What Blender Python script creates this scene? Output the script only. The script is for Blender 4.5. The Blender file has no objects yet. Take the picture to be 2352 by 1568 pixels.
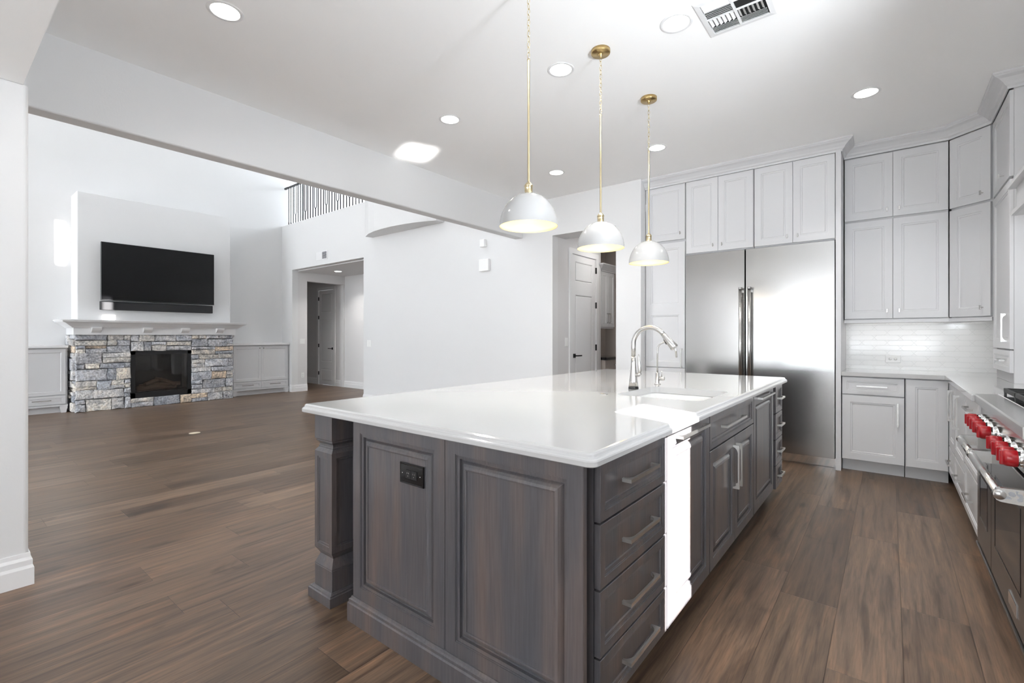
import bpy, math, random
from mathutils import Vector, Matrix
random.seed(7)
R = math.radians
S = bpy.context.scene
C = S.collection

# ------------------------------------------------------------------ camera, world, sun, exposure
cd = bpy.data.cameras.new('camera'); cam = bpy.data.objects.new('camera', cd); C.objects.link(cam)
cd.sensor_width = 36.0; cd.lens = 1088.8 / 2352 * 36.0
cd.shift_y = -(784 - 771.7) / 2352
cd.clip_start = 0.05; cd.clip_end = 200
cam.location = (0, 0, 1.24); cam.rotation_euler = (R(90), 0, 0.67227)
S.camera = cam
w = bpy.data.worlds.new('world'); S.world = w; w.use_nodes = True
bg = w.node_tree.nodes['Background']
bg.inputs[0].default_value = (0.86, 0.93, 1.0, 1); bg.inputs[1].default_value = 2.6
S.view_settings.view_transform = 'Standard'; S.view_settings.look = 'None'
S.view_settings.exposure = 0.17; S.view_settings.gamma = 1.0
S.view_settings.use_curve_mapping = False
S.cycles.max_bounces = 12; S.cycles.diffuse_bounces = 8; S.cycles.glossy_bounces = 5
S.cycles.transmission_bounces = 6; S.cycles.sample_clamp_indirect = 8
S.cycles.use_denoising = True; S.cycles.blur_glossy = 0.25; S.cycles.sample_clamp_indirect = 12

SUN = Vector((-0.766, 0.300, -0.568)).normalized()
sd = bpy.data.lights.new('sun', 'SUN'); sd.energy = 56; sd.angle = R(0.4); sd.color = (1, 0.98, 0.95)
so = bpy.data.objects.new('sun', sd); C.objects.link(so)
so.rotation_euler = SUN.to_track_quat('-Z', 'Y').to_euler(); so.location = (3, -3, 6)

def area(name, loc, direction, sx, sy, power, col=(1, 1, 1), shape='RECTANGLE'):
    l = bpy.data.lights.new(name, 'AREA'); l.energy = power; l.color = col; l.shape = shape
    l.size = sx
    if shape == 'RECTANGLE': l.size_y = sy
    o = bpy.data.objects.new(name, l); C.objects.link(o); o.location = loc
    o.rotation_euler = Vector(direction).to_track_quat('-Z', 'Y').to_euler()
    return o
DAY = (0.87, 0.94, 1.0); COOL = (0.89, 0.945, 1.0)
# daylight at the windows behind and beside the camera: sky light falling in, and upward fill lamps added to brighten the ceilings
for x in (-2.35, -0.95, 0.42):
    area('sky_nook', (x, -5.86, 1.45), (0, 1, -0.15), 1.15, 1.7, 6, DAY)
    area('ceiling_fill_nook', (x, -5.80, 0.95), (0, 0.15, 1.0), 1.15, 1.0, 60, COOL)
area('fill_nook_side', (0.90, -3.6, 0.9), (-0.3, 0.35, 1.0), 1.6, 1.6, 14, COOL)  # added fill lamp at an unseen side opening
area('kitchen_window', (1.10, 1.27, 1.87), (-1, 0, 0.2), 0.28, 0.95, 2, COOL)
area('ceiling_fill_kitchen', (0.96, 1.27, 1.60), (-1.0, 0.55, 0.85), 0.28, 0.5, 50, COOL).data.spread = R(140)  # added upward fill that brightens the kitchen ceiling
for x in (-9.6, -7.5):
    area('sky_great_room', (x, -6.9, 1.5), (-1.1, 1, -0.1), 1.7, 2.2, 90, DAY)
    area('ceiling_fill_great_room', (x, -6.6, 0.9), (0.1, 0.5, 1.0), 1.7, 1.4, 16, COOL)
    area('sky_great_room_high', (x, -6.9, 4.6), (-0.4, 1, -0.1), 1.7, 2.0, 50, DAY)
area('fill_loft', (-9.3, 8.3, 5.0), (0, -1, -0.1), 3.0, 1.4, 190, DAY)  # added fill lamp inside the loft, no window behind it

# added narrow lamp standing in for sunlight reflected off the counter to the ceiling
gl = area('glint_lamp', (-0.775, 1.95, 0.915), (SUN.x, SUN.y, -SUN.z), 0.27, 0.17, 1.2, (1, 0.98, 0.96))
gl.location = Vector((-0.775, 1.95, 0.915)) + Vector((SUN.x, SUN.y, -SUN.z)) * 0.14
gl.data.spread = R(3)

# ------------------------------------------------------------------ materials
def mat(name, col, rough=0.5, metal=0.0, coat=0.0, spec=None, bump=None, aniso=0, emit=None, estr=0):
    m = bpy.data.materials.new(name); m.use_nodes = True
    nt = m.node_tree; b = nt.nodes['Principled BSDF']
    b.inputs['Base Color'].default_value = (*col, 1); b.inputs['Roughness'].default_value = rough
    b.inputs['Metallic'].default_value = metal; b.inputs['Coat Weight'].default_value = coat
    b.inputs['Coat Roughness'].default_value = 0.08
    if spec is not None: b.inputs['Specular IOR Level'].default_value = spec
    if aniso: b.inputs['Anisotropic'].default_value = aniso
    if emit: b.inputs['Emission Color'].default_value = (*emit, 1); b.inputs['Emission Strength'].default_value = estr
    if bump:
        sc, st, stretch = bump
        tc = nt.nodes.new('ShaderNodeTexCoord'); mp = nt.nodes.new('ShaderNodeMapping')
        mp.inputs['Scale'].default_value = stretch
        nz = nt.nodes.new('ShaderNodeTexNoise'); nz.inputs['Scale'].default_value = sc; nz.inputs['Detail'].default_value = 3
        bp = nt.nodes.new('ShaderNodeBump'); bp.inputs['Strength'].default_value = st; bp.inputs['Distance'].default_value = 0.01
        nt.links.new(tc.outputs['Object'], mp.inputs[0]); nt.links.new(mp.outputs[0], nz.inputs[0])
        nt.links.new(nz.outputs[0], bp.inputs['Height']); nt.links.new(bp.outputs[0], b.inputs['Normal'])
    return m
M = {}
M['wall'] = mat('wall_paint', (0.72, 0.72, 0.722), 0.62, spec=0.3, bump=(90, 0.05, (1, 1, 1)))
M['bounce'] = mat('bounce_white', (0.88, 0.89, 0.90), 0.8)  # kept very pale so it bounces light indoors
M['hallwall'] = mat('hall_paint', (0.68, 0.67, 0.67), 0.65, spec=0.3)
M['pantry_shade'] = mat('pantry_shade_paint', (0.50, 0.45, 0.41), 0.65, spec=0.3)  # darker brown puts the unlit pantry's shade into the colour
M['ceil'] = mat('ceiling_paint', (0.95, 0.95, 0.945), 0.7, spec=0.2)
M['white'] = mat('white_cabinet_paint', (0.64, 0.64, 0.65), 0.32, spec=0.4)
M['trim'] = mat('trim_paint', (0.78, 0.78, 0.785), 0.35, spec=0.4)
M['gap'] = mat('shadow_gap', (0.50, 0.50, 0.51), 0.7)
M['quartz'] = mat('white_quartz', (0.52, 0.52, 0.52), 0.07, spec=0.55, coat=0.3)
M['porcelain'] = mat('white_porcelain', (0.74, 0.74, 0.73), 0.12, spec=0.5)
M['steel'] = mat('brushed_steel', (0.50, 0.495, 0.485), 0.20, 1.0, bump=(2.2, 0.10, (1, 1, 1)))
M['nickel'] = mat('brushed_nickel', (0.56, 0.55, 0.535), 0.27, 1.0)
M['nickel_lit'] = mat('lit_nickel', (0.80, 0.79, 0.77), 0.30, 1.0)  # lighter nickel copy, reflected brightness of the island pulls put into its colour
M['curl_mark'] = mat('curl_grey', (0.36, 0.37, 0.39), 0.4, 0.6)
M['chrome'] = mat('polished_steel', (0.80, 0.80, 0.80), 0.08, 1.0)
M['darksteel'] = mat('oven_steel', (0.30, 0.295, 0.29), 0.28, 1.0)
M['ovenglass'] = mat('dark_oven_glass', (0.012, 0.011, 0.012), 0.06, spec=0.6)
M['brass'] = mat('brushed_brass', (0.56, 0.41, 0.19), 0.28, 1.0)
M['palebrass'] = mat('satin_brass', (0.66, 0.56, 0.36), 0.28, 1.0)
M['chainmetal'] = mat('pale_brass_chain', (0.78, 0.68, 0.45), 0.25, 1.0)
M['enamel'] = mat('white_enamel', (0.42, 0.42, 0.418), 0.12, spec=0.5, coat=0.5)
M['enamel_in'] = mat('cream_enamel', (0.80, 0.68, 0.42), 0.4)
M['bulb'] = mat('lit_bulb', (1, 1, 1), 0.5, emit=(1.0, 0.83, 0.55), estr=9)
M['can'] = mat('lit_diffuser', (1, 1, 1), 0.5, emit=(1.0, 0.97, 0.90), estr=14)
M['red'] = mat('red_knob_plastic', (0.36, 0.004, 0.010), 0.28, spec=0.5, coat=0.3)
M['black'] = mat('black_metal', (0.012, 0.012, 0.013), 0.35)
M['blackplastic'] = mat('black_plastic', (0.008, 0.008, 0.009), 0.12, spec=0.5)
M['iron'] = mat('cast_iron', (0.02, 0.02, 0.02), 0.5)
M['screen'] = mat('television_screen', (0.003, 0.003, 0.0035), 0.22, spec=0.3)
M['fabric'] = mat('speaker_fabric', (0.016, 0.016, 0.018), 0.6, bump=(400, 0.2, (1, 1, 1)))
M['darkvoid'] = mat('vent_void', (0.01, 0.01, 0.01), 0.9)
M['plate'] = mat('white_plastic', (0.84, 0.84, 0.83), 0.3)
M['beige'] = mat('floor_box_brass', (0.70, 0.60, 0.45), 0.4)
M['log'] = mat('ceramic_log', (0.11, 0.075, 0.05), 0.8, bump=(20, 0.8, (1, 1, 4)))
M['greygrille'] = mat('grey_grille', (0.10, 0.105, 0.12), 0.6)
M['bluedark'] = mat('dark_blue_cloth', (0.01, 0.012, 0.035), 0.7)
M['paleblue'] = mat('pale_blue_cloth', (0.42, 0.47, 0.70), 0.7)

def glass_mat():
    m = bpy.data.materials.new('clear_glass'); m.use_nodes = True; nt = m.node_tree
    b = nt.nodes['Principled BSDF']; b.inputs['Roughness'].default_value = 0.02
    b.inputs['Base Color'].default_value = (0.9, 0.95, 0.95, 1)
    tr = nt.nodes.new('ShaderNodeBsdfTransparent'); mx = nt.nodes.new('ShaderNodeMixShader')
    fr = nt.nodes.new('ShaderNodeFresnel'); fr.inputs[0].default_value = 1.5
    gl = nt.nodes.new('ShaderNodeBsdfGlossy'); gl.inputs['Roughness'].default_value = 0.02
    nt.links.new(fr.outputs[0], mx.inputs[0]); nt.links.new(tr.outputs[0], mx.inputs[1]); nt.links.new(gl.outputs[0], mx.inputs[2])
    nt.links.new(mx.outputs[0], nt.nodes['Material Output'].inputs[0])
    return m
M['glass'] = glass_mat()

class NT:
    def __init__(s, name):
        s.m = bpy.data.materials.new(name); s.m.use_nodes = True; s.nt = s.m.node_tree; s.b = s.nt.nodes['Principled BSDF']
    def n(s, t, **k):
        o = s.nt.nodes.new(t)
        for a, v in k.items(): setattr(o, a, v)
        return o
    def l(s, a, b): s.nt.links.new(a, b)
    def math(s, op, a, b=None, c=None):
        o = s.n('ShaderNodeMath', operation=op)
        for i, v in enumerate((a, b, c)):
            if v is None: continue
            if isinstance(v, (int, float)): o.inputs[i].default_value = v
            else: s.l(v, o.inputs[i])
        return o.outputs[0]
    def ramp(s, fac, stops):
        o = s.n('ShaderNodeValToRGB'); e = o.color_ramp.elements
        while len(e) > len(stops): e.remove(e[-1])
        while len(e) < len(stops): e.new(0.5)
        for i, (p, c) in enumerate(stops): e[i].position = p; e[i].color = (*c, 1)
        s.l(fac, o.inputs[0]); return o.outputs[0]
    def mix(s, fac, a, b, bt='MIX'):
        o = s.n('ShaderNodeMix', data_type='RGBA', blend_type=bt)
        for i, v in ((0, fac), (6, a), (7, b)):
            if isinstance(v, (int, float)): o.inputs[i].default_value = v
            elif isinstance(v, tuple): o.inputs[i].default_value = (*v, 1)
            else: s.l(v, o.inputs[i])
        return o.outputs[2]

def floor_mat():
    q = NT('plank_floor'); PW, PL = 0.228, 1.52
    tc = q.n('ShaderNodeTexCoord'); sp = q.n('ShaderNodeSeparateXYZ'); q.l(tc.outputs['Object'], sp.inputs[0])
    xs = q.math('DIVIDE', q.math('SUBTRACT', sp.outputs[0], 0.042), PW)
    row = q.math('FLOOR', xs)
    wn = q.n('ShaderNodeTexWhiteNoise', noise_dimensions='1D'); q.l(row, wn.inputs['W'])
    ys = q.math('ADD', q.math('DIVIDE', sp.outputs[1], PL), q.math('MULTIPLY', wn.outputs[0], 3.7))
    cell = q.math('FLOOR', ys)
    cb = q.n('ShaderNodeCombineXYZ'); q.l(row, cb.inputs[0]); q.l(cell, cb.inputs[1])
    wn2 = q.n('ShaderNodeTexWhiteNoise', noise_dimensions='2D'); q.l(cb.outputs[0], wn2.inputs['Vector'])
    fx = q.math('FRACT', xs); fy = q.math('FRACT', ys)
    ex = q.math('MULTIPLY', q.math('MINIMUM', fx, q.math('SUBTRACT', 1.0, fx)), PW)
    ey = q.math('MULTIPLY', q.math('MINIMUM', fy, q.math('SUBTRACT', 1.0, fy)), PL)
    edge = q.math('MINIMUM', ex, ey)
    seam = q.math('SMOOTH_MIN', q.math('DIVIDE', edge, 0.0022), 1.0, 0.1)
    # grain
    off = q.n('ShaderNodeCombineXYZ'); q.l(q.math('MULTIPLY', wn2.outputs[0], 37.0), off.inputs[0]); q.l(q.math('MULTIPLY', wn2.outputs[0], 91.0), off.inputs[1])
    va = q.n('ShaderNodeVectorMath', operation='ADD'); q.l(tc.outputs['Object'], va.inputs[0]); q.l(off.outputs[0], va.inputs[1])
    mp = q.n('ShaderNodeMapping'); mp.inputs['Scale'].default_value = (13, 0.75, 1); q.l(va.outputs[0], mp.inputs[0])
    n1 = q.n('ShaderNodeTexNoise'); n1.inputs['Scale'].default_value = 2.2; n1.inputs['Detail'].default_value = 6; n1.inputs['Distortion'].default_value = 0.6
    q.l(mp.outputs[0], n1.inputs[0])
    mp2 = q.n('ShaderNodeMapping'); mp2.inputs['Scale'].default_value = (60, 3.0, 1); q.l(va.outputs[0], mp2.inputs[0])
    n2 = q.n('ShaderNodeTexNoise'); n2.inputs['Scale'].default_value = 2.5; n2.inputs['Detail'].default_value = 5; n2.inputs['Distortion'].default_value = 0.6
    q.l(mp2.outputs[0], n2.inputs[0])
    mp3 = q.n('ShaderNodeMapping'); mp3.inputs['Scale'].default_value = (3.0, 1.1, 1); q.l(va.outputs[0], mp3.inputs[0])
    n3 = q.n('ShaderNodeTexNoise'); n3.inputs['Scale'].default_value = 1.6; n3.inputs['Detail'].default_value = 4; n3.inputs['Distortion'].default_value = 0.9
    q.l(mp3.outputs[0], n3.inputs[0])
    base = q.ramp(wn2.outputs[0], [(0.0, (0.090, 0.057, 0.037)), (0.3, (0.120, 0.079, 0.052)), (0.55, (0.143, 0.093, 0.062)), (0.8, (0.108, 0.070, 0.046)), (1.0, (0.178, 0.120, 0.082))])
    g = q.ramp(n1.outputs[0], [(0.28, (0.45, 0.41, 0.39)), (0.47, (1, 1, 1)), (0.60, (1.25, 1.20, 1.14)), (0.74, (1.75, 1.62, 1.48))])
    c = q.mix(1.0, base, g, 'MULTIPLY')
    g2 = q.ramp(n2.outputs[0], [(0.3, (0.68, 0.66, 0.64)), (0.6, (1.15, 1.15, 1.15))])
    c = q.mix(0.85, c, g2, 'MULTIPLY')
    kn = q.ramp(n3.outputs[0], [(0.24, (0.30, 0.24, 0.20)), (0.36, (1, 1, 1)), (0.62, (1, 1, 1)), (0.74, (1.5, 1.32, 1.15))])
    c = q.mix(0.9, c, kn, 'MULTIPLY')
    mp4 = q.n('ShaderNodeMapping'); mp4.inputs['Scale'].default_value = (5.0, 1.6, 1); q.l(va.outputs[0], mp4.inputs[0])
    vo = q.n('ShaderNodeTexVoronoi'); vo.inputs['Scale'].default_value = 0.8; q.l(mp4.outputs[0], vo.inputs['Vector'])
    dd = q.math('ADD', vo.outputs['Distance'], q.math('MULTIPLY', q.math('SUBTRACT', n2.outputs[0], 0.5), 0.12))
    kk = q.ramp(dd, [(0.0, (0.30, 0.24, 0.20)), (0.05, (0.55, 0.48, 0.44)), (0.11, (1, 1, 1)), (1.0, (1, 1, 1))])
    c = q.mix(1.0, c, kk, 'MULTIPLY')
    sm = q.ramp(seam, [(0.0, (0.35, 0.32, 0.30)), (1.0, (1, 1, 1))])
    c = q.mix(1.0, c, sm, 'MULTIPLY')
    q.l(c, q.b.inputs['Base Color'])
    rr = q.math('MULTIPLY_ADD', n2.outputs[0], 0.16, 0.27)
    q.l(rr, q.b.inputs['Roughness']); q.b.inputs['Specular IOR Level'].default_value = 0.5
    bp = q.n('ShaderNodeBump'); bp.inputs['Strength'].default_value = 0.35; bp.inputs['Distance'].default_value = 0.002
    h = q.math('ADD', q.math('MULTIPLY', seam, 0.8), q.math('MULTIPLY', n2.outputs[0], 0.6))
    q.l(h, bp.inputs['Height']); q.l(bp.outputs[0], q.b.inputs['Normal'])
    return q.m
M['floor'] = floor_mat()

def stain_mat():
    q = NT('dark_stained_wood'); tc = q.n('ShaderNodeTexCoord')
    mp = q.n('ShaderNodeMapping'); mp.inputs['Scale'].default_value = (7, 7, 0.7); q.l(tc.outputs['Object'], mp.inputs[0])
    n1 = q.n('ShaderNodeTexNoise'); n1.inputs['Scale'].default_value = 1.6; n1.inputs['Detail'].default_value = 4; q.l(mp.outputs[0], n1.inputs[0])
    mp2 = q.n('ShaderNodeMapping'); mp2.inputs['Scale'].default_value = (90, 90, 4); q.l(tc.outputs['Object'], mp2.inputs[0])
    n2 = q.n('ShaderNodeTexNoise'); n2.inputs['Scale'].default_value = 1.5; n2.inputs['Detail'].default_value = 4; q.l(mp2.outputs[0], n2.inputs[0])
    c = q.ramp(n1.outputs[0], [(0.3, (0.078, 0.080, 0.092)), (0.5, (0.100, 0.094, 0.100)), (0.72, (0.146, 0.114, 0.104))])
    g = q.ramp(n2.outputs[0], [(0.3, (0.82, 0.82, 0.82)), (0.7, (1.12, 1.12, 1.12))])
    q.l(q.mix(1.0, c, g, 'MULTIPLY'), q.b.inputs['Base Color'])
    q.b.inputs['Roughness'].default_value = 0.30; q.b.inputs['Specular IOR Level'].default_value = 0.6
    q.b.inputs['Coat Weight'].default_value = 0.35; q.b.inputs['Coat Roughness'].default_value = 0.12
    return q.m
M['dark'] = stain_mat()

def stone_mat():
    q = NT('ledge_stone'); tc = q.n('ShaderNodeTexCoord')
    at = q.n('ShaderNodeAttribute', attribute_name='stone_tint')
    n1 = q.n('ShaderNodeTexNoise'); n1.inputs['Scale'].default_value = 9; n1.inputs['Detail'].default_value = 6; q.l(tc.outputs['Object'], n1.inputs[0])
    n2 = q.n('ShaderNodeTexNoise'); n2.inputs['Scale'].default_value = 38; n2.inputs['Detail'].default_value = 6; q.l(tc.outputs['Object'], n2.inputs[0])
    g = q.ramp(n1.outputs[0], [(0.3, (0.62, 0.63, 0.66)), (0.5, (1, 1, 1)), (0.7, (1.3, 1.25, 1.18))])
    g2 = q.ramp(n2.outputs[0], [(0.3, (0.55, 0.55, 0.55)), (0.65, (1.3, 1.3, 1.3))])
    c = q.mix(1.0, q.mix(1.0, at.outputs['Color'], g, 'MULTIPLY'), g2, 'MULTIPLY')
    q.l(c, q.b.inputs['Base Color']); q.b.inputs['Roughness'].default_value = 0.75
    bp = q.n('ShaderNodeBump'); bp.inputs['Strength'].default_value = 0.9; bp.inputs['Distance'].default_value = 0.02
    q.l(q.math('ADD', n1.outputs[0], n2.outputs[0]), bp.inputs['Height']); q.l(bp.outputs[0], q.b.inputs['Normal'])
    return q.m
M['stone'] = stone_mat()

def tile_mat():
    # elongated picket tiles laid lengthwise, pointed ends interlocking
    q = NT('picket_tile'); tc = q.n('ShaderNodeTexCoord'); sp = q.n('ShaderNodeSeparateXYZ'); q.l(tc.outputs['Object'], sp.inputs[0])
    TW, TH, PT = 0.20, 0.05, 0.022
    u = q.math('ADD', sp.outputs[0], sp.outputs[1]); v = q.math('DIVIDE', sp.outputs[2], TH)
    # row parity by zigzag: shift u by half a tile every other row, edge bent by distance from row centre
    row = q.math('FLOOR', v); fv = q.math('ABSOLUTE', q.math('SUBTRACT', q.math('FRACT', v), 0.5))
    par = q.math('MULTIPLY', q.math('MODULO', q.math('ABSOLUTE', row), 2.0), 0.5)
    fu = q.math('FRACT', q.math('ADD', q.math('DIVIDE', u, TW), par))
    d = q.math('ABSOLUTE', q.math('SUBTRACT', fu, 0.5))           # .5 at tile end
    bend = q.math('MULTIPLY', fv, PT / TW * 2)
    eu = q.math('MULTIPLY', q.math('ABSOLUTE', q.math('SUBTRACT', q.math('SUBTRACT', 0.5, bend), d)), TW)
    ev = q.math('MULTIPLY', q.math('SUBTRACT', 0.5, fv), TH)
    e = q.math('MINIMUM', q.math('DIVIDE', q.math('MINIMUM', eu, ev), 0.0022), 1.0)
    c = q.ramp(e, [(0.0, (0.70, 0.70, 0.69)), (1.0, (0.84, 0.84, 0.83))])
    q.l(c, q.b.inputs['Base Color']); q.b.inputs['Roughness'].default_value = 0.1
    bp = q.n('ShaderNodeBump'); bp.inputs['Strength'].default_value = 0.3; bp.inputs['Distance'].default_value = 0.002
    q.l(e, bp.inputs['Height']); q.l(bp.outputs[0], q.b.inputs['Normal'])
    return q.m
M['tile'] = tile_mat()

# ------------------------------------------------------------------ mesh helpers
class MB:
    def __init__(s): s.v = []; s.f = []; s.sm = []; s.col = []
    def add(s, vs, fs, smooth=False, col=None):
        o = len(s.v); s.v += [tuple(p) for p in vs]
        for f in fs: s.f.append(tuple(i + o for i in f)); s.sm.append(smooth); s.col.append(col)
        return s
    def box(s, x0, x1, y0, y1, z0, z1, c=0.0, col=None):
        if x0 > x1: x0, x1 = x1, x0
        if y0 > y1: y0, y1 = y1, y0
        if z0 > z1: z0, z1 = z1, z0
        if c <= 0:
            vs = [(x, y, z) for z in (z0, z1) for y in (y0, y1) for x in (x0, x1)]
            return s.add(vs, [(0, 2, 3, 1), (4, 5, 7, 6), (0, 1, 5, 4), (2, 6, 7, 3), (0, 4, 6, 2), (1, 3, 7, 5)], col=col)
        vs = []; idx = {}
        for a in (0, 1):
            for b in (0, 1):
                for d in (0, 1):
                    X, Y, Z = (x0, x1)[a], (y0, y1)[b], (z0, z1)[d]; sx, sy, sz = (c, -c)[a], (c, -c)[b], (c, -c)[d]
                    for k, p in enumerate(((X, Y + sy, Z + sz), (X + sx, Y, Z + sz), (X + sx, Y + sy, Z))):
                        idx[(a, b, d, k)] = len(vs); vs.append(p)
        f = []
        for a in (0, 1):
            r = [idx[(a, 0, 0, 0)], idx[(a, 1, 0, 0)], idx[(a, 1, 1, 0)], idx[(a, 0, 1, 0)]]; f.append(r if a else r[::-1])
            r = [idx[(0, a, 0, 1)], idx[(1, a, 0, 1)], idx[(1, a, 1, 1)], idx[(0, a, 1, 1)]]; f.append(r[::-1] if a else r)
            r = [idx[(0, 0, a, 2)], idx[(1, 0, a, 2)], idx[(1, 1, a, 2)], idx[(0, 1, a, 2)]]; f.append(r if a else r[::-1])
        for b in (0, 1):
            for d in (0, 1):
                f.append([idx[(0, b, d, 1)], idx[(1, b, d, 1)], idx[(1, b, d, 2)], idx[(0, b, d, 2)]])
                f.append([idx[(b, 0, d, 0)], idx[(b, 1, d, 0)], idx[(b, 1, d, 2)], idx[(b, 0, d, 2)]])
                f.append([idx[(b, d, 0, 0)], idx[(b, d, 1, 0)], idx[(b, d, 1, 1)], idx[(b, d, 0, 1)]])
        for a in (0, 1):
            for b in (0, 1):
                for d in (0, 1): f.append([idx[(a, b, d, k)] for k in range(3)])
        return s.add(vs, f, col=col)
    def rings(s, loops, cap0=True, cap1=True, smooth=False, closed=True, col=None):
        n = len(loops[0]); vs = [p for l in loops for p in l]; f = []
        for i in range(len(loops) - 1):
            for j in range(n if closed else n - 1):
                k = (j + 1) % n; f.append((i * n + j, i * n + k, (i + 1) * n + k, (i + 1) * n + j))
        s.add(vs, f, smooth, col)
        if cap0: s.add(loops[0], [tuple(range(n))[::-1]], False, col)
        if cap1: s.add(loops[-1], [tuple(range(n))], False, col)
        return s
    def tube(s, pts, r, seg=12, caps=True, smooth=True):
        pts = [Vector(p) for p in pts]; rs = r if isinstance(r, (list, tuple)) else [r] * len(pts)
        loops = []; up = None
        for i, p in enumerate(pts):
            t = (pts[min(i + 1, len(pts) - 1)] - pts[max(i - 1, 0)]).normalized()
            if up is None: up = Vector((0, 0, 1)) if abs(t.z) < 0.9 else Vector((1, 0, 0))
            a = t.cross(up).normalized(); b = a.cross(t).normalized(); up = b
            loops.append([p + (a * math.cos(2 * math.pi * k / seg) + b * math.sin(2 * math.pi * k / seg)) * rs[i] for k in range(seg)])
        return s.rings(loops, caps, caps, smooth)
    def lathe(s, prof, c=(0, 0, 0), seg=32, axis='z', smooth=True, cap0=False, cap1=False):
        loops = []
        for r, h in prof:
            l = []
            for k in range(seg):
                a = 2 * math.pi * k / seg; x, y = r * math.cos(a), r * math.sin(a)
                p = {'z': (x, y, h), 'y': (x, h, y), 'x': (h, x, y)}[axis]
                l.append((p[0] + c[0], p[1] + c[1], p[2] + c[2]))
            loops.append(l)
        return s.rings(loops, cap0, cap1, smooth)
    def prism(s, poly, a0, a1, axis='z', col=None):
        def P(p, h): return {'z': (p[0], p[1], h), 'y': (p[0], h, p[1]), 'x': (h, p[0], p[1])}[axis]
        return s.rings([[P(p, a0) for p in poly], [P(p, a1) for p in poly]], col=col)
    def panel(s, x0, x1, z0, z1, y, prof, t=0.02, c=0.0015):
        L = []
        def rect(i, d): return [(x0 + i, y + d, z0 + i), (x1 - i, y + d, z0 + i), (x1 - i, y + d, z1 - i), (x0 + i, y + d, z1 - i)]
        L.append(rect(0, t)); L.append(rect(0, c)); L.append(rect(c, 0))
        for i, d in prof: L.append(rect(i, d))
        return s.rings(L, True, True)
    def sweep(s, path, prof, closed=False):
        # path: XY points; prof: (d, z) with d to the left of travel
        n = len(path); P = [Vector((p[0], p[1])) for p in path]; loops = []
        for i in range(n):
            d0 = (P[i] - P[i - 1]).normalized() if (i > 0 or closed) else None
            d1 = (P[(i + 1) % n] - P[i]).normalized() if (i < n - 1 or closed) else None
            if d0 is None: d0 = d1
            if d1 is None: d1 = d0
            n0 = Vector((-d0.y, d0.x)); n1 = Vector((-d1.y, d1.x)); m = (n0 + n1)
            m = m / max(1e-6, m.length); m = m / max(0.3, m.dot(n0))
            loops.append([(P[i].x + m.x * d, P[i].y + m.y * d, z) for d, z in prof])
        if closed: loops.append(loops[0])
        return s.rings(loops, not closed, not closed)
    def build(s, name, m, parent=None, loc=(0, 0, 0), rot=0, fix=True):
        me = bpy.data.meshes.new(name); me.from_pydata(s.v, [], s.f); me.materials.append(m)
        me.polygons.foreach_set('use_smooth', s.sm)
        if any(c is not None for c in s.col):
            at = me.color_attributes.new('stone_tint', 'FLOAT_COLOR', 'CORNER')
            for p in me.polygons:
                for li in p.loop_indices: at.data[li].color = (*(s.col[p.index] or (0.4, 0.4, 0.4)), 1)
        me.update()
        if fix:
            import bmesh
            bm = bmesh.new(); bm.from_mesh(me); bmesh.ops.remove_doubles(bm, verts=bm.verts, dist=1e-5)
            bmesh.ops.recalc_face_normals(bm, faces=bm.faces); bm.to_mesh(me); bm.free()
        o = bpy.data.objects.new(name, me); C.objects.link(o); o.location = loc; o.rotation_euler = (0, 0, rot)
        if parent is not None: o.parent = parent
        return o
def bevel(o, wd=0.002, seg=2):
    b = o.modifiers.new('bevel', 'BEVEL'); b.width = wd; b.segments = seg; b.limit_method = 'ANGLE'; b.angle_limit = R(40)
    return o
def tag(o, label, cat, group=None):
    o['label'] = label; o['category'] = cat
    if group: o['group'] = group
    return o
def thing(name, label, cat, loc=(0, 0, 0), rot=0, group=None):
    o = bpy.data.objects.new(name, None); C.objects.link(o); o.empty_display_size = 0.1
    o.location = loc; o.rotation_euler = (0, 0, R(rot)); return tag(o, label, cat, group)
def struct(name, mb, m, **k):
    o = mb.build(name, m, **k); o['kind'] = 'structure'; return o
def dup(root, loc, label, group=None):
    r = root.copy(); C.objects.link(r); r.location = loc; r['label'] = label
    if group: r['group'] = group
    for ch in root.children:
        c = ch.copy(); C.objects.link(c); c.parent = r
        for g in ch.children:
            d = g.copy(); C.objects.link(d); d.parent = c
    return r
def plabel(o, t): o['label'] = t; return o

# ------------------------------------------------------------------ room shell
CZ = 3.05; WY = 5.20; GX = -10.85; TOP = 8.7; BX0, BX1 = -4.08, -3.94
struct('floor', MB().box(-13, 1.3, -7.2, 9.2, -0.1, 0), M['floor'])

def wall_y(mb, y0, y1, u0, u1, z0, z1, holes=()):     # wall in a plane of constant y, holes (u0,u1,z0,z1)
    us = sorted({u0, u1, *[h[0] for h in holes], *[h[1] for h in holes]}); zs = sorted({z0, z1, *[h[2] for h in holes], *[h[3] for h in holes]})
    for a, b in zip(us, us[1:]):
        for c, d in zip(zs, zs[1:]):
            m = ((a + b) / 2, (c + d) / 2)
            if not any(h[0] < m[0] < h[1] and h[2] < m[1] < h[3] for h in holes): mb.box(a, b, y0, y1, c, d)
    return mb
def wall_x(mb, x0, x1, u0, u1, z0, z1, holes=()):
    t = MB(); wall_y(t, x0, x1, u0, u1, z0, z1, holes); mb.add([(p[1], p[0], p[2]) for p in t.v], t.f); return mb

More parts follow.
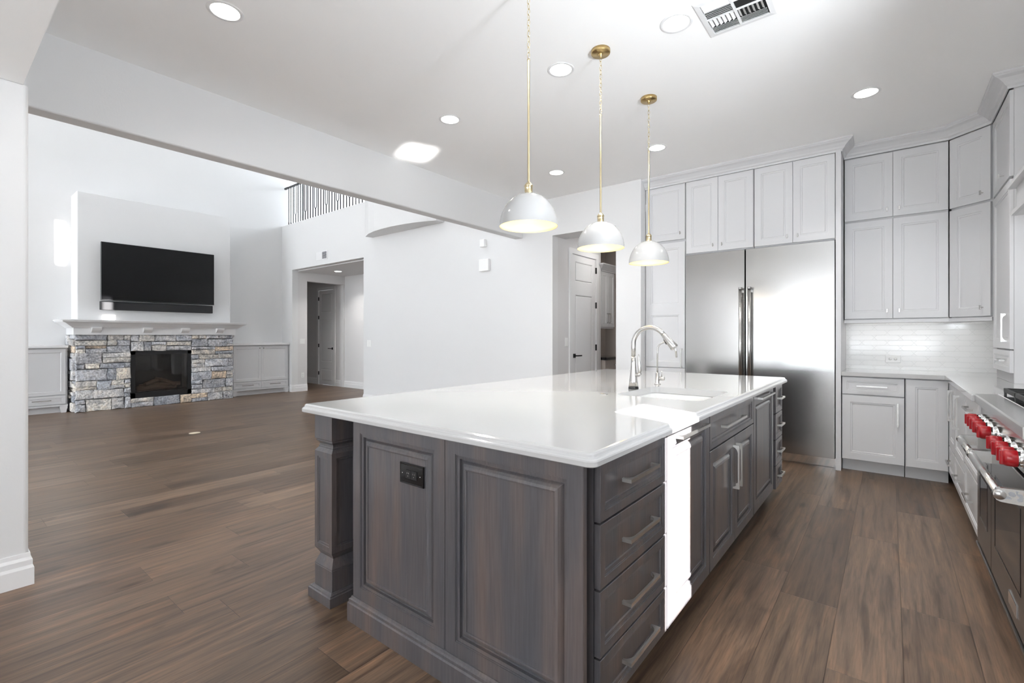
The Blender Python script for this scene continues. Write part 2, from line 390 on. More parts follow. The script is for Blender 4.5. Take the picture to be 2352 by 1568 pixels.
# kitchen / great-room far wall, one plane, with hall and pantry openings and the loft opening above
b = MB(); wall_y(b, WY, WY + 0.13, -10.85, -2.2405, 0, CZ, [(-10.38, -7.68, 0, 2.71), (-3.46, -2.553, 0, 2.56)])
wall_y(b, WY, WY + 0.13, -10.85, BX0, CZ, 3.74)
wall_y(b, WY, WY + 0.13, -5.51, BX0, 3.74, TOP)
ob = b.build('wall_back', M['wall']); ob['kind'] = 'structure'
struct('wall_pantry_return', MB().box(-2.32, -2.2405, WY + 0.13, 5.95, 0, CZ), M['wall'])
struct('wall_fridge', MB().box(-2.22, 1.12, 5.93, 6.05, 0, CZ), M['wall'])
sx = 0.047
struct('wall_range', wall_x(MB(), 1.0, 1.12, -6.0, 5.95, 0, CZ, [(1.116 - sx, 1.419, 1.357, 2.427), (-4.4, -2.8, 0.3, 2.1)]), M['wall'])  # the larger hole is added to let light into the nook
struct('ceiling_kitchen', MB().box(BX1 - 0.02, 1.12, 0.33, 6.05, CZ, CZ + 0.1), M['ceil'])
struct('ceiling_nook', MB().box(-3.4, 1.12, -6.0, 0.33, 2.49, CZ + 0.1), M['ceil'])
o = bevel(MB().box(BX0, BX1, 0.2, WY, 2.585, CZ + 0.1).build('beam_header', M['wall']), 0.014, 3); o['kind'] = 'structure'
# wall stub left of the camera
o = bevel(MB().box(-3.52, -3.37, -6.0, 0.35, 0, 2.50).build('wall_left', M['wall']), 0.018, 4); o['kind'] = 'structure'
struct('wall_left_end', MB().box(BX0, -3.515, 0.20, 0.349, 0, 2.60).box(BX0, -3.37, 0.2, 0.34, 2.49, CZ), M['wall'])
# nook wall with three windows
nh = [(-2.95, -1.75, 0.6, 2.3), (-1.55, -0.35, 0.6, 2.3), (-0.15, 1.0 - 0.05, 0.6, 2.3)]
struct('wall_nook', wall_y(MB(), -6.0, -5.88, -3.52, 1.12, 0, 2.6, nh), M['wall'])
# great room: upper walls with clerestory openings for the sun
def back(pt, X):           # walk back against the sun from pt to the plane x = X
    t = (X - pt[0]) / -SUN.x; return (pt[1] - t * SUN.y, pt[2] - t * SUN.z)
holes = []
for X, y0, y1, z0, z1 in ((GX, 1.455, 1.548, 2.45, 3.15), (-10.30, 1.955, 2.075, 1.50, 1.82)):
    a = back((X, y0, z0), BX0); c = back((X, y1, z1), BX0); dy = 0.12 * SUN.y / -SUN.x; dz = 0.12 * -SUN.z / -SUN.x
    holes.append((a[0] - dy, c[0], a[1], c[1] + dz))
struct('wall_clerestory', wall_x(MB(), BX0, BX0 + 0.12, -7.1, WY + 4, CZ, TOP, holes).box(BX0, BX0 + 0.12, -7.1, 0.21, 0, CZ), M['wall'])
gh = [(x - 0.85, x + 0.85, z0, z1) for x in (-9.6, -7.5, -5.4) for z0, z1 in ((0.4, 2.6), (3.6, 5.6))]
struct('wall_great_room_front', wall_y(MB(), -7.1, -7.0, GX - 0.12, BX0 + 0.12, 0, TOP, gh), M['wall'])
struct('wall_fireplace', wall_x(MB(), GX - 0.12, GX, -7.1, 9.1, 0, TOP, [(5.33, 9.0, 0, 3.6), (5.33, 5.72, 3.86, 4.95)]), M['wall'])
struct('ceiling_great_room', MB().box(GX - 0.12, BX0 + 0.12, -7.1, 9.2, TOP, TOP + 0.1), M['ceil'])
o = bevel(MB().box(GX, -10.35, 1.63, 3.925, 1.26, 3.61).build('wall_chimney', M['wall']), 0.01, 3); o['kind'] = 'structure'
# unseen roof slabs added outside the nook to keep direct sun off those windows
struct('sun_block_roof', MB().box(-13, 4.5, -10.5, -7.15, 2.75, 2.9).box(BX0 + 0.2, 4.5, -7.15, -6.02, 2.75, 2.9).box(1.14, 4.5, -6.02, -1.5, 2.75, 2.9), M['ceil'])
struct('bounce_ground', MB().box(-14, 14, -19, -7.2, -0.14, -0.02), M['bounce'])  # unseen pale ground that bounces sunlight into the rooms
# loft
struct('floor_loft', MB().box(GX - 0.1, BX0, WY + 0.13, 9.1, 3.5, 3.74), M['wall'])
struct('wall_loft', MB().box(GX - 0.12, BX0 + 0.12, 9.0, 9.1, 3.5, TOP), M['wall'])
arc = [(-7.40, 5.20), (-7.42, 5.06), (-7.18, 4.955), (-6.93, 4.89), (-6.67, 4.863), (-6.41, 4.855), (-6.13, 4.874), (-5.90, 4.91), (-5.67, 4.975), (-5.515, 5.035), (-5.51, 5.20)]
struct('wall_balcony', MB().prism(arc[::-1], 3.04, 3.95), M['wall'])
# hall beyond the opening
HX = -10.38
b = MB(); wall_x(b, HX - 0.12, HX, WY + 0.13, 6.5, 0, 2.71, [(5.545, 6.46, 0, 2.49)]); struct('wall_hall_side', b, M['hallwall'])
struct('wall_hall_end', wall_y(MB(), 6.5, 6.6, -13, -7.0, 0, 2.71, [(-11.56, -10.84, 0, 2.425)]), M['hallwall'])
struct('wall_vestibule', MB().box(-13, -12.9, 5.33, 6.6, 0, 2.71).box(-12.9, -10.5, 5.33, 5.43, 0, 2.71), M['hallwall'])
struct('wall_hall_right', MB().box(-7.1, -7.0, 5.33, 6.5, 0, 2.71), M['hallwall'])
struct('ceiling_hall', MB().box(-13, -7.0, WY + 0.13, 6.6, 2.69, 2.75), M['hallwall'])
# pantry beyond the opening
b = MB(); wall_x(b, -3.60, -3.46, WY + 0.13, 6.53, 0, 2.75, [(5.675, 6.36, 0, 2.40)]); struct('wall_pantry_left', b, M['hallwall'])
struct('wall_pantry_far', MB().box(-4.6, -2.2, 7.45, 7.55, 0, 2.75).box(-3.95, -3.85, 6.5, 7.5, 0, 2.75), M['pantry_shade'])
struct('wall_pantry_right', MB().box(-2.553, -2.33, WY + 0.13, 7.44, 0, 2.69), M['hallwall'])
struct('ceiling_pantry', MB().box(-4.6, -2.2, WY + 0.13, 7.55, 2.70, 2.78), M['hallwall'])
struct('ceiling_pantry_soffit', MB().box(-3.46, -2.553, WY + 0.13, 5.52, 2.56, 2.695), M['wall'])

# baseboards
BB = [(0, 0), (0.018, 0), (0.018, 0.085), (0.013, 0.10), (0.013, 0.125), (0.007, 0.14), (0.005, 0.16), (0, 0.16)]
struct('baseboard_left', MB().sweep([(-4.0, 0.35), (-3.37, 0.35), (-3.37, -5.8)], BB), M['trim'])
struct('baseboard_back', MB().sweep([(-3.47, WY), (-7.68, WY), (-7.68, WY + 0.13)][::1], BB), M['trim'])
struct('baseboard_hall', MB().sweep([(-7.1, 6.5), (-10.38, 6.5)], BB).sweep([(-10.38, 5.545), (-10.38, WY), (-10.48, WY)][::-1], [(-d, z) for d, z in BB]), M['trim'])
struct('baseboard_vestibule', MB().sweep([(-10.5, 6.5), (-10.77, 6.5)], BB).sweep([(-11.63, 6.5), (-12.9, 6.5)], BB), M['trim'])
struct('baseboard_great_room', MB().sweep([(GX, 0.3), (GX, -6.9)], BB), M['trim'])

# ------------------------------------------------------------------ profiles
WPROF = [(0.062, 0), (0.064, 0.004), (0.074, 0.004), (0.079, 0.009), (0.083, 0.009)]
WSM = [(0.036, 0), (0.038, 0.003), (0.045, 0.003), (0.048, 0.007)]
DPROF = [(0.052, 0), (0.0525, 0.003), (0.056, 0.003), (0.0565, 0.006), (0.068, 0.007), (0.069, 0.018), (0.075, 0.018), (0.082, 0.010), (0.090, 0.004), (0.099, 0.002), (0.104, 0.003), (0.105, 0.006), (0.108, 0.006)]
DSM = [(0.028, 0), (0.0285, 0.003), (0.031, 0.003), (0.0315, 0.005), (0.042, 0.006), (0.043, 0.011), (0.046, 0.012)]
GPROF = [(0.055, 0), (0.060, 0.006), (0.066, 0.008)]

def pull(L, so_=0.032, wd=0.012, vert=False):
    """arched bar pull: straight outside, curved inside, centred on the origin, standing off towards -y"""
    n = 8; pts = [(-L / 2, 0), (-L / 2, -so_), (L / 2, -so_), (L / 2, 0), (L / 2 - 0.010, 0)]
    ins = []
    for k in range(n + 1):
        a = k / n * math.pi / 2; ins.append((L / 2 - 0.010 - 0.035 * (1 - math.cos(a)), -(so_ - 0.008) * math.sin(a)))
    pts = pts[:4] + ins + [(-x, y) for x, y in ins[::-1]]
    b = MB(); b.prism(pts, -wd / 2, wd / 2)
    if vert: b.v = [(z, y, x) for x, y, z in b.v]
    return b
def tknob():
    return MB().lathe([(0.0045, 0), (0.0045, -0.022)], axis='y', seg=10).box(-0.005, 0.005, -0.032, -0.022, -0.017, 0.017, 0.001)
def shift(b, x, y, z): b.v = [(p[0] + x, p[1] + y, p[2] + z) for p in b.v]; return b

def cabinet(name, label, loc, rot, wd, h, d, m, fronts, toe=0.11, toe_in=0.075, group=None, z0=0.0, hm='nickel', toe_m=None, bodyname='body', cat='cabinet', back_reveal=0.0):
    t = thing(name, label, cat, loc, rot, group)
    g = 0.002
    MB().box(g, wd - g, 0.0225, d, z0 + toe, h).build(bodyname, m, t)
    MB().box(g + 0.002, wd - g - 0.002, 0.0204, 0.0222, z0 + toe + 0.002, h - 0.002).build('gap_shade', M['black'] if m is M['dark'] else M['gap'], t)  # backing plate coloured darker to paint shade into the door gaps
    if toe > 0: MB().box(g, wd - g, toe_in, d, z0, z0 + toe - 0.0005).build('toe_kick', toe_m or m, t)
    for fr in fronts:
        kind, x0, x1, a, c, prof = fr[:6]
        b = MB()
        if prof == 'two':
            mid = a + (c - a) * 0.465
            # one slab with two recessed panels: lower and upper halves share the mid rail
            b.panel(x0, x1, a, mid, 0, WPROF, c=0.0); b.panel(x0, x1, mid, c, 0, WPROF, c=0.0)
        else: b.panel(x0, x1, a, c, 0, prof)
        f = b.build(kind, m, t)
        for hd in fr[6:]:
            k, hx, hz = hd[0], hd[1], hd[2]
            if k == 'h': hb = shift(pull(hd[3]), hx, 0, hz); nm = 'handle'
            elif k == 'v': hb = shift(pull(hd[3], vert=True), hx, 0, hz); nm = 'handle'
            elif k == 'k': hb = shift(tknob(), hx, 0, hz); nm = 'knob'
            elif k == 'r': hb = shift(MB().lathe([(0.006, 0), (0.005, -0.012), (0.014, -0.018), (0.015, -0.024), (0.010, -0.030), (0.0001, -0.031)], axis='y', seg=14), hx, 0, hz); nm = 'knob'
            hb.build(nm, M['nickel_lit' if m is M['dark'] else hm], f)
    return t

# ------------------------------------------------------------------ island
IX = -0.665; IR = 90
def drawers4(wd, pl, zs=(0.114, 0.286, 0.488, 0.686, 0.868)):
    fr = []
    for a, c in zip(zs, zs[1:]):
        fr.append(('drawer', 0.003, wd - 0.003, a + 0.003, c - 0.004, DSM if wd < 0.4 or c - a < 0.2 else DSM, ('h', wd / 2, (a + c) / 2 + 0.006, pl)))
    return fr
cabinet('drawer_cabinet', 'dark stained four-drawer island cabinet at the near corner', (IX, 1.25, 0), IR, 0.535, 0.872, 0.58, M['dark'], drawers4(0.535, 0.24), cat='drawer cabinet')
cabinet('pullout_cabinet', 'dark island cabinet with one tall panel, lit by the sun stripe', (IX, 1.79, 0), IR, 0.545, 0.872, 0.58, M['dark'],
        [('door', 0.003, 0.542, 0.117, 0.864, DPROF, ('h', 0.272, 0.838, 0.36))])
cabinet('sink_cabinet', 'dark island sink cabinet with wide false drawer over two doors', (IX, 2.34, 0), IR, 0.925, 0.66, 0.58, M['dark'],
        [('drawer', 0.003, 0.922, 0.698, 0.864, DSM, ('h', 0.40, 0.785, 0.42)),
         ('door', 0.003, 0.461, 0.117, 0.690, DPROF, ('v', 0.43, 0.53, 0.235)), ('door', 0.464, 0.922, 0.117, 0.690, DPROF, ('v', 0.495, 0.53, 0.235))])
cabinet('dishwasher', 'island dishwasher behind dark tall panel between sink doors and far drawers', (IX, 3.27, 0), IR, 0.64, 0.872, 0.58, M['dark'],
        [('door', 0.003, 0.637, 0.117, 0.864, DPROF, ('h', 0.32, 0.838, 0.42))], cat='dishwasher')
cabinet('drawer_cabinet', 'dark narrow four-drawer island cabinet at the refrigerator end', (IX, 4.00, 0), IR, 0.275, 0.872, 0.58, M['dark'], drawers4(0.275, 0.15, (0.09, 0.265, 0.46, 0.657, 0.868)), cat='drawer cabinet')
# filler by the dishwasher belongs to the island body
t = thing('kitchen_island', 'dark stained island base with two raised end panels and plinth', 'kitchen island', (-1.836, 1.19, 0))
MB().box(0.01, 0.575, 0.022, 3.09, 0.0, 0.872).box(0.575, 1.125, 0.022, 0.058, 0.0, 0.872).box(0.575, 1.15, 2.722, 2.806, 0.114, 0.872).build('body', M['dark'], t)
MB().panel(0, 0.577, 0.105, 0.874, 0, DPROF).build('end_panel', M['dark'], t)
MB().panel(0.579, 1.150, 0.105, 0.874, 0, DPROF).build('end_panel', M['dark'], t)
PL = [(0, 0), (0.018, 0), (0.018, 0.078), (0.013, 0.083), (0.013, 0.094), (0.007, 0.098), (0.004, 0.107), (0, 0.107)]
MB().sweep([(0, 3.09), (0, 0), (1.148, 0), (1.148, 0.05)], [(-d, z) for d, z in PL]).build('plinth', M['dark'], t)
# corner posts
def post(loc, label):
    t = thing('island_post', label, 'post', loc, 0, None)
    def ring(z, hw): return [(-hw, -hw, z), (hw, -hw, z), (hw, hw, z), (-hw, hw, z)]
    pr = [(0.755, 0.0745), (0.750, 0.070), (0.744, 0.070), (0.738, 0.064), (0.730, 0.058), (0.722, 0.057), (0.716, 0.061), (0.712, 0.061), (0.706, 0.066), (0.695, 0.0745)]
    lo = [(0.235, 0.0745), (0.215, 0.062), (0.203, 0.056), (0.197, 0.058), (0.178, 0.066), (0.160, 0.074), (0.156, 0.074)]
    MB().box(-0.0745, 0.0745, -0.0745, 0.0745, 0.7545, 0.875).build('cap_block', M['dark'], t)
    b = MB(); b.rings([ring(z, h) for z, h in pr]); b.rings([ring(z, h) for z, h in lo])
    # shaft with a recessed panel on each face
    hw = 0.0745; P = [(0, 0), (0.024, 0), (0.026, 0.004), (0.032, 0.004), (0.034, 0.008), (0.038, 0.008)]
    for k in range(4):
        a = k * math.pi / 2; L = []
        for i, d in P:
            q = [(-hw + i, -hw + d, 0.235 + i), (hw - i, -hw + d, 0.235 + i), (hw - i, -hw + d, 0.695 - i), (-hw + i, -hw + d, 0.695 - i)]
            L.append([(x * math.cos(a) - y * math.sin(a), x * math.sin(a) + y * math.cos(a), z) for x, y, z in q])
        b.rings(L, False, True)
    b.build('shaft', M['dark'], t)
    MB().box(-0.0745, 0.0745, -0.0745, 0.0745, 0.0, 0.155, 0.002).build('foot_block', M['dark'], t)
    h = 0.0745; MB().sweep([(-h, -h), (h, -h), (h, h), (-h, h)], [(-d * 1.2, z * 0.55) for d, z in PL], closed=True).build('plinth', M['dark'], t)
    return t
p0 = post((-2.0815, 1.2645, 0), 'dark square island post with recessed panel at near seating corner')
dup(p0, (-2.0815, 4.19, 0), 'dark square island post at far seating corner, behind the near one')

# quartz island top with sink cut-out
def rrect(x0, x1, y0, y1, r, n=6, ins=0):
    x0 += ins; x1 -= ins; y0 += ins; y1 -= ins; r = max(r - ins, 0.002); p = []
    for cx, cy, a0 in ((x1 - r, y0 + r, -90), (x1 - r, y1 - r, 0), (x0 + r, y1 - r, 90), (x0 + r, y0 + r, 180)):
        for k in range(n + 1):
            a = R(a0 + 90 * k / n); p.append((cx + r * math.cos(a), cy + r * math.sin(a)))
    return p
TX0, TX1, TY0, TY1 = -2.226, -0.63, 1.15, 4.306
SX0, SX1, SY0, SY1 = -1.20, -0.735, 2.43, 2.975
EDGE = [(0.004, 0.876), (0, 0.879), (0, 0.892), (0.002, 0.896), (0.006, 0.899), (0.010, 0.900), (0.012, 0.903), (0.014, 0.909), (0.019, 0.913), (0.024, 0.914)]
b = MB(); loops = [[(x, y, z) for x, y in rrect(TX0, TX1, TY0, TY1, 0.03, 6, i)] for i, z in EDGE]
b.rings(loops, False, False)
def holed(b, outer, inner, z, flip=False):
    # bridge two loops of equal winding by splitting into quads around the hole rectangle
    import bmesh
    bm = bmesh.new(); es = []
    for lp in (outer, inner):
        vs = [bm.verts.new((x, y, z)) for x, y in lp]
        es += [bm.edges.new((vs[i], vs[(i + 1) % len(vs)])) for i in range(len(vs))]
    bmesh.ops.triangle_fill(bm, use_beauty=True, use_dissolve=False, edges=es)
    bm.verts.index_update(); b.add([v.co[:] for v in bm.verts], [[v.index for v in f.verts] for f in bm.faces]); bm.free()
inner = rrect(SX0, SX1, SY0, SY1, 0.05)
holed(b, rrect(TX0, TX1, TY0, TY1, 0.03, 6, 0.024), inner, 0.914); holed(b, rrect(TX0, TX1, TY0, TY1, 0.03, 6, 0.004), inner, 0.876)
b.rings([[(x, y, 0.914) for x, y in inner], [(x, y, 0.876) for x, y in inner]], False, False)
tag(b.build('island_countertop', M['quartz']), 'polished white quartz top with ogee edge on the dark island', 'countertop')
# sink basin
b = MB(); L = [[(x, y, z) for x, y in rrect(SX0 - o_, SX1 + o_, SY0 - o_, SY1 + o_, r)] for o_, r, z in
               ((0.02, 0.06, 0.70), (0.02, 0.06, 0.8745), (0.004, 0.052, 0.8745), (0.0, 0.05, 0.868), (-0.006, 0.05, 0.72), (-0.03, 0.05, 0.705))]
b.rings(L, True, True, smooth=False)
t = thing('sink', 'white undermount sink sunk in the island top', 'sink', (0, 0, 0))
b.build('basin', M['porcelain'], t); MB().lathe([(0.045, 0.7052), (0.045, 0.708), (0.03, 0.709), (0.0001, 0.7085)], (-0.97, 2.70, 0), 20).build('drain', M['chrome'], t)

# faucet: base on the seating side of the sink, spout arching over towards +x
t = thing('kitchen_faucet', 'tall brushed nickel gooseneck pull-down faucet on the island', 'faucet', (-1.236, 2.757, 0.914), 0)
MB().lathe([(0.030, 0), (0.031, 0.001), (0.031, 0.012), (0.029, 0.014)], seg=24, cap0=True, cap1=True).build('base_ring', M['blackplastic'], t)
b = MB(); b.tube([(0, 0, 0.013), (0, 0, 0.05), (0, 0, 0.10), (0, 0, 0.16), (0, 0, 0.20)], [0.029, 0.025, 0.019, 0.0152, 0.0142], 24)
pts = [(0, 0, 0.20), (0, 0, 0.255)]; rr = 0.104
for k in range(1, 17):
    a = math.pi * k / 16 * 0.80; pts.append((rr - rr * math.cos(a), 0, 0.275 + rr * math.sin(a)))
b.tube(pts, 0.0140, 20); b.build('spout', M['nickel'], t)
e = Vector(pts[-1]); dv = (e - Vector(pts[-2])).normalized()
b = MB(); b.tube([e, e + dv * 0.004, e + dv * 0.02, e + dv * 0.06, e + dv * 0.10, e + dv * 0.104], [0.0145, 0.0158, 0.0165, 0.020, 0.0245, 0.022], 24); b.build('spray_head', M['nickel'], t)
MB().tube([e + dv * 0.03 + Vector((-0.016, 0, -0.006)), e + dv * 0.065 + Vector((-0.022, 0, -0.008))], 0.005, 10).build('spray_button', M['black'], t)
b = MB(); b.tube([(0, 0, 0.085), (0.035, 0, 0.09), (0.045, 0, 0.10)], [0.014, 0.012, 0.010], 16)
b.tube([(0.040, 0, 0.085), (0.042, 0, 0.115), (0.036, 0, 0.165), (0.033, 0, 0.20), (0.034, 0, 0.215)], [0.004, 0.012, 0.009, 0.005, 0.003], 12)
b.build('lever', M['nickel'], t)
# filtered-water tap
t = thing('filter_tap', 'slim nickel filtered-water tap behind the main faucet', 'faucet', (-1.232, 3.133, 0.914), 0)
b = MB(); b.lathe([(0.022, 0), (0.022, 0.004), (0.013, 0.006), (0.013, 0.075), (0.011, 0.078), (0.005, 0.079)], seg=20, cap0=True)
pts = [(0, 0, 0.078), (0, 0, 0.22)]
for k in range(1, 15):
    a = math.pi * k / 14 * 0.97; pts.append((0.062 - 0.062 * math.cos(a), 0, 0.235 + 0.05 * math.sin(a)))
pts.append((0.130, 0, 0.185)); b.tube(pts, [0.0058] * (len(pts) - 1) + [0.0062], 12); b.build('spout', M['nickel'], t)
b = MB(); b.lathe([(0.010, 0.012), (0.0135, 0.014), (0.0135, 0.044), (0.012, 0.048), (0.0001, 0.048)], (0, 0, 0.04), 18, axis='x'); b.tube([(0.030, 0, 0.05), (0.030, 0, 0.09)], 0.003, 8); b.build('lever', M['nickel'], t)
tag(MB().lathe([(0.022, 0), (0.022, 0.003), (0.018, 0.0045), (0.0170, 0.003), (0.0001, 0.0035)], seg=28, cap0=True).build('disposal_button', M['chrome'], loc=(-1.245, 2.387, 0.9145)), 'small round chrome disposal button flush on island top', 'button')

# outlet on the end panel
t = thing('outlet', 'black double outlet plate on the dark island end panel', 'outlet', (-1.4425, 1.1935, 0.705))
MB().panel(-0.0695, 0.0695, -0.040, 0.040, -0.006, [(0.003, 0), (0.006, 0.0008)], t=0.006, c=0.002).build('cover_plate', M['blackplastic'], t)
for sx_ in (-1, 1):
    cx = sx_ * 0.017
    r = MB().box(cx - 0.016, cx + 0.016, -0.0075, -0.0055, -0.016, 0.016, 0.0008).build('socket', M['black'], t)
    b = MB().box(cx - 0.0055, cx - 0.004, -0.0080, -0.0074, 0.001, 0.007).box(cx + 0.004, cx + 0.0055, -0.0080, -0.0074, 0.001, 0.007).lathe([(0.002, -0.0080), (0.0001, -0.0081)], (cx, 0, -0.007), 8, 'y').build('pin_slots', M['chrome'], r)
    MB().lathe([(0.0025, -0.0064), (0.0018, -0.0072), (0.0001, -0.0072)], (sx_ * 0.052, 0, 0), 10, 'y').build('screw', M['chrome'], t)

# ------------------------------------------------------------------ pendants
def pendant(loc, label):
    t = thing('pendant_lamp', label, 'pendant lamp', loc, 0, 'dome pendants over the island')
    MB().lathe([(0.0001, 0), (0.060, 0), (0.060, -0.020), (0.057, -0.024), (0.0001, -0.024)], seg=40).lathe([(0.014, -0.024), (0.012, -0.034), (0.006, -0.038), (0.006, -0.046), (0.0001, -0.047)], seg=16).build('canopy', M['brass'], t)
    b = MB(); z = -0.043; k = 0
    while z > -0.395:
        pts = []
        for j in range(13):
            a = 2 * math.pi * j / 12; u, v = 0.0075 * math.cos(a), 0.0165 * math.sin(a)
            pts.append((u, 0, z - 0.014 + v) if k % 2 == 0 else (0, u, z - 0.014 + v))
        b.tube(pts, 0.0016, 6, caps=False); z -= 0.0275; k += 1
    b.build('chain', M['chainmetal'], t)
    MB().lathe([(0.0055, -0.405), (0.008, -0.407), (0.008, -0.416), (0.0060, -0.418), (0.0060, -1.030), (0.008, -1.034)], seg=16, cap0=True).build('rod', M['palebrass'], t)
    MB().lathe([(0.008, -1.030), (0.014, -1.036), (0.021, -1.045), (0.0225, -1.048), (0.0225, -1.052), (0.0205, -1.054), (0.0205, -1.084), (0.022, -1.086), (0.022, -1.092)], seg=24).build('socket', M['palebrass'], t)
    top, rim, rad = -1.086, -1.255, 0.148
    out = []; inn = []
    for k in range(0, 17):
        a = math.pi / 2 * k / 16; out.append((max(0.0001, rad * math.sin(a) ** 0.98), rim + (top - rim) * math.cos(a)))
    for r_, z_ in out[::-1]: inn.append((max(0.0001, r_ - 0.003), z_ - (0.003 if r_ < 0.1 else 0.0)))
    MB().lathe(out, seg=56).build('shade', M['enamel'], t)
    sh = MB().lathe([(rad, rim)] + inn, seg=56).build('shade_lining', M['enamel_in'], t)
    MB().lathe([(0.0001, -1.20), (0.018, -1.195), (0.03, -1.175), (0.03, -1.15), (0.016, -1.115), (0.014, -1.10)], seg=20).build('bulb', M['bulb'], t)
    l = bpy.data.lights.new('pendant_glow', 'POINT'); l.energy = 0.9; l.color = (1, 0.86, 0.62); l.shadow_soft_size = 0.03
    lo = bpy.data.objects.new('pendant_glow', l); C.objects.link(lo); lo.location = (0, 0, -1.235); lo.parent = t
    return t
PX = -1.431
for y, lb in ((1.933, 'white dome pendant on brass chain and rod, largest in view, canopy out of frame'), (2.70, 'middle white dome pendant on brass chain over the island'), (3.468, 'white dome pendant nearest the refrigerator, hanging over island far end')):
    pendant((PX, y, CZ), lb)

# ------------------------------------------------------------------ recessed lights and ceiling vent
def can(loc, label, power=7.5, group=None):
    t = thing('recessed_light', label, 'recessed light', loc, 0, group)
    MB().lathe([(0.070, -0.0005), (0.073, -0.004), (0.088, -0.004), (0.092, -0.0005)], seg=36).build('trim_ring', M['trim'], t)
    MB().lathe([(0.0001, -0.003), (0.072, -0.003)], seg=36).build('diffuser', M['can'], t)
    l = bpy.data.lights.new('can_light', 'AREA'); l.shape = 'DISK'; l.size = 0.14; l.energy = power; l.color = (1, 0.975, 0.94); l.spread = R(112)
    lo = bpy.data.objects.new('can_light', l); C.objects.link(lo); lo.location = (0, 0, -0.008); lo.parent = t
    return t
for x, y, lb, *pw in ((-2.897, 1.072, 'recessed light near the upper left corner of the ceiling'), (-2.872, 2.776, 'recessed light beside the sun reflection on the ceiling'),
                 (-1.747, 2.727, 'recessed light between the first two pendants'), (-0.965, 2.737, 'recessed light just left of the ceiling vent'),
                 (-1.747, 4.431, 'recessed light right behind the third pendant rod', 3.5), (-2.882, 4.41, 'smallest kitchen recessed light, by the first pendant socket', 5),
                 (-0.136, 4.40, 'recessed light in front of the corner upper cabinets')):
    can((x, y, CZ), lb, *pw)
can((-9.66, 5.88, 2.69), 'recessed light in the low hall ceiling beyond the opening', 8)
area('pantry_fill', (-3.0, 6.2, 2.66), (0, 0, -1), 0.14, 0.14, 4.5, (1, 0.97, 0.93))  # added fill for the pantry door, no fixture modelled
area('under_cabinet_light', (0.03, 5.74, 1.362), (0, 0.25, -1), 0.68, 0.03, 0.5, (1, 0.98, 0.95))
area('under_cabinet_light_corner', (0.62, 5.68, 1.362), (0.2, 0.2, -1), 0.25, 0.03, 0.2, (1, 0.98, 0.95))
t = thing('ceiling_vent', 'square white louvred air register on the kitchen ceiling', 'vent', (-0.667, 2.82, CZ))
b = MB(); hw = 0.178; b.panel(-hw, hw, -hw, hw, 0, [(0.02, 0.0), (0.024, 0.003)], t=0.006); b.v = [(x, z, -0.008 + y) for x, y, z in b.v]
f = MB()
L = [[(-i, -i, z), (i, -i, z), (i, i, z), (-i, i, z)] for i, z in ((hw, -0.0005), (hw, -0.004), (hw - 0.004, -0.007), (0.148, -0.010), (0.146, -0.002))]
f.rings(L, False, False).build('frame', M['trim'], t)
MB().box(-0.146, 0.146, -0.146, 0.146, -0.0018, -0.0008).build('void', M['darkvoid'], t)
b = MB()
def louvre(b, x0, x1, y0, y1, axis, sgn):
    if axis == 'x': q = [(x0, y0, -0.012), (x1, y0, -0.012), (x1, y1, -0.003), (x0, y1, -0.003)] if sgn > 0 else [(x0, y0, -0.003), (x1, y0, -0.003), (x1, y1, -0.012), (x0, y1, -0.012)]
    else: q = [(x0, y0, -0.012), (x1, y0, -0.003), (x1, y1, -0.003), (x0, y1, -0.012)] if sgn > 0 else [(x0, y0, -0.003), (x1, y0, -0.012), (x1, y1, -0.012), (x0, y1, -0.003)]
    b.rings([q, [(x, y, z + 0.0015) for x, y, z in q]])
for k in range(6):                       # outer rows parallel to x on the far side
    y = 0.082 + k * 0.0115
    louvre(b, -0.142, -0.006, y, y + 0.010, 'x', 1); louvre(b, 0.006, 0.142, y, y + 0.010, 'x', 1)
    y = -0.082 - k * 0.0115
    louvre(b, -0.142, -0.006, y - 0.010, y, 'x', -1); louvre(b, 0.006, 0.142, y - 0.010, y, 'x', -1)
for k in range(6):
    x = -0.140 + k * 0.0225; louvre(b, x, x + 0.016, 0.0, 0.076, 'y', 1)
    x = 0.010 + k * 0.0225; louvre(b, x, x + 0.012, 0.0, 0.076, 'y', -1)
for k in range(5):
    louvre(b, -0.142, -0.006, -0.074 + k * 0.0145, -0.067 + k * 0.0145, 'x', 1)
b.box(-0.006, 0.006, -0.146, 0.146, -0.012, -0.002); b.box(-0.146, 0.146, -0.003, 0.003, -0.011, -0.002)
b.build('louvres', M['trim'], t)

# ------------------------------------------------------------------ fridge wall
FY = 5.322
t = cabinet('pantry_cabinet', 'tall white two-panel pantry cabinet left of the refrigerator', (-2.237, FY, 0), 0, 0.463, 2.96, 0.6, M['white'],
        [('door', 0.006, 0.458, 2.325, 2.943, WPROF, ('k', 0.41, 2.392)),
         ('door', 0.006, 0.458, 0.888, 2.295, 'two', ('v', 0.425, 0.995, 0.215)), ('door', 0.006, 0.458, 0.12, 0.878, WPROF)])
cabinet('over_fridge_cabinet', 'white two-door cabinet above the narrower refrigerator door', (-1.772, FY, 0), 0, 0.689, 2.96, 0.6, M['white'],
        [('door', 0.006, 0.341, 2.152, 2.943, WPROF, ('k', 0.296, 2.215)), ('door', 0.344, 0.684, 2.152, 2.943, WPROF, ('k', 0.386, 2.215))], toe=0, z0=2.14)
cabinet('over_fridge_cabinet', 'white two-door cabinet above the wider refrigerator door', (-1.082, FY, 0), 0, 0.691, 2.96, 0.6, M['white'],
        [('door', 0.005, 0.344, 2.152, 2.943, WPROF, ('k', 0.300, 2.215)), ('door', 0.347, 0.686, 2.152, 2.943, WPROF, ('k', 0.390, 2.215))], toe=0, z0=2.14)
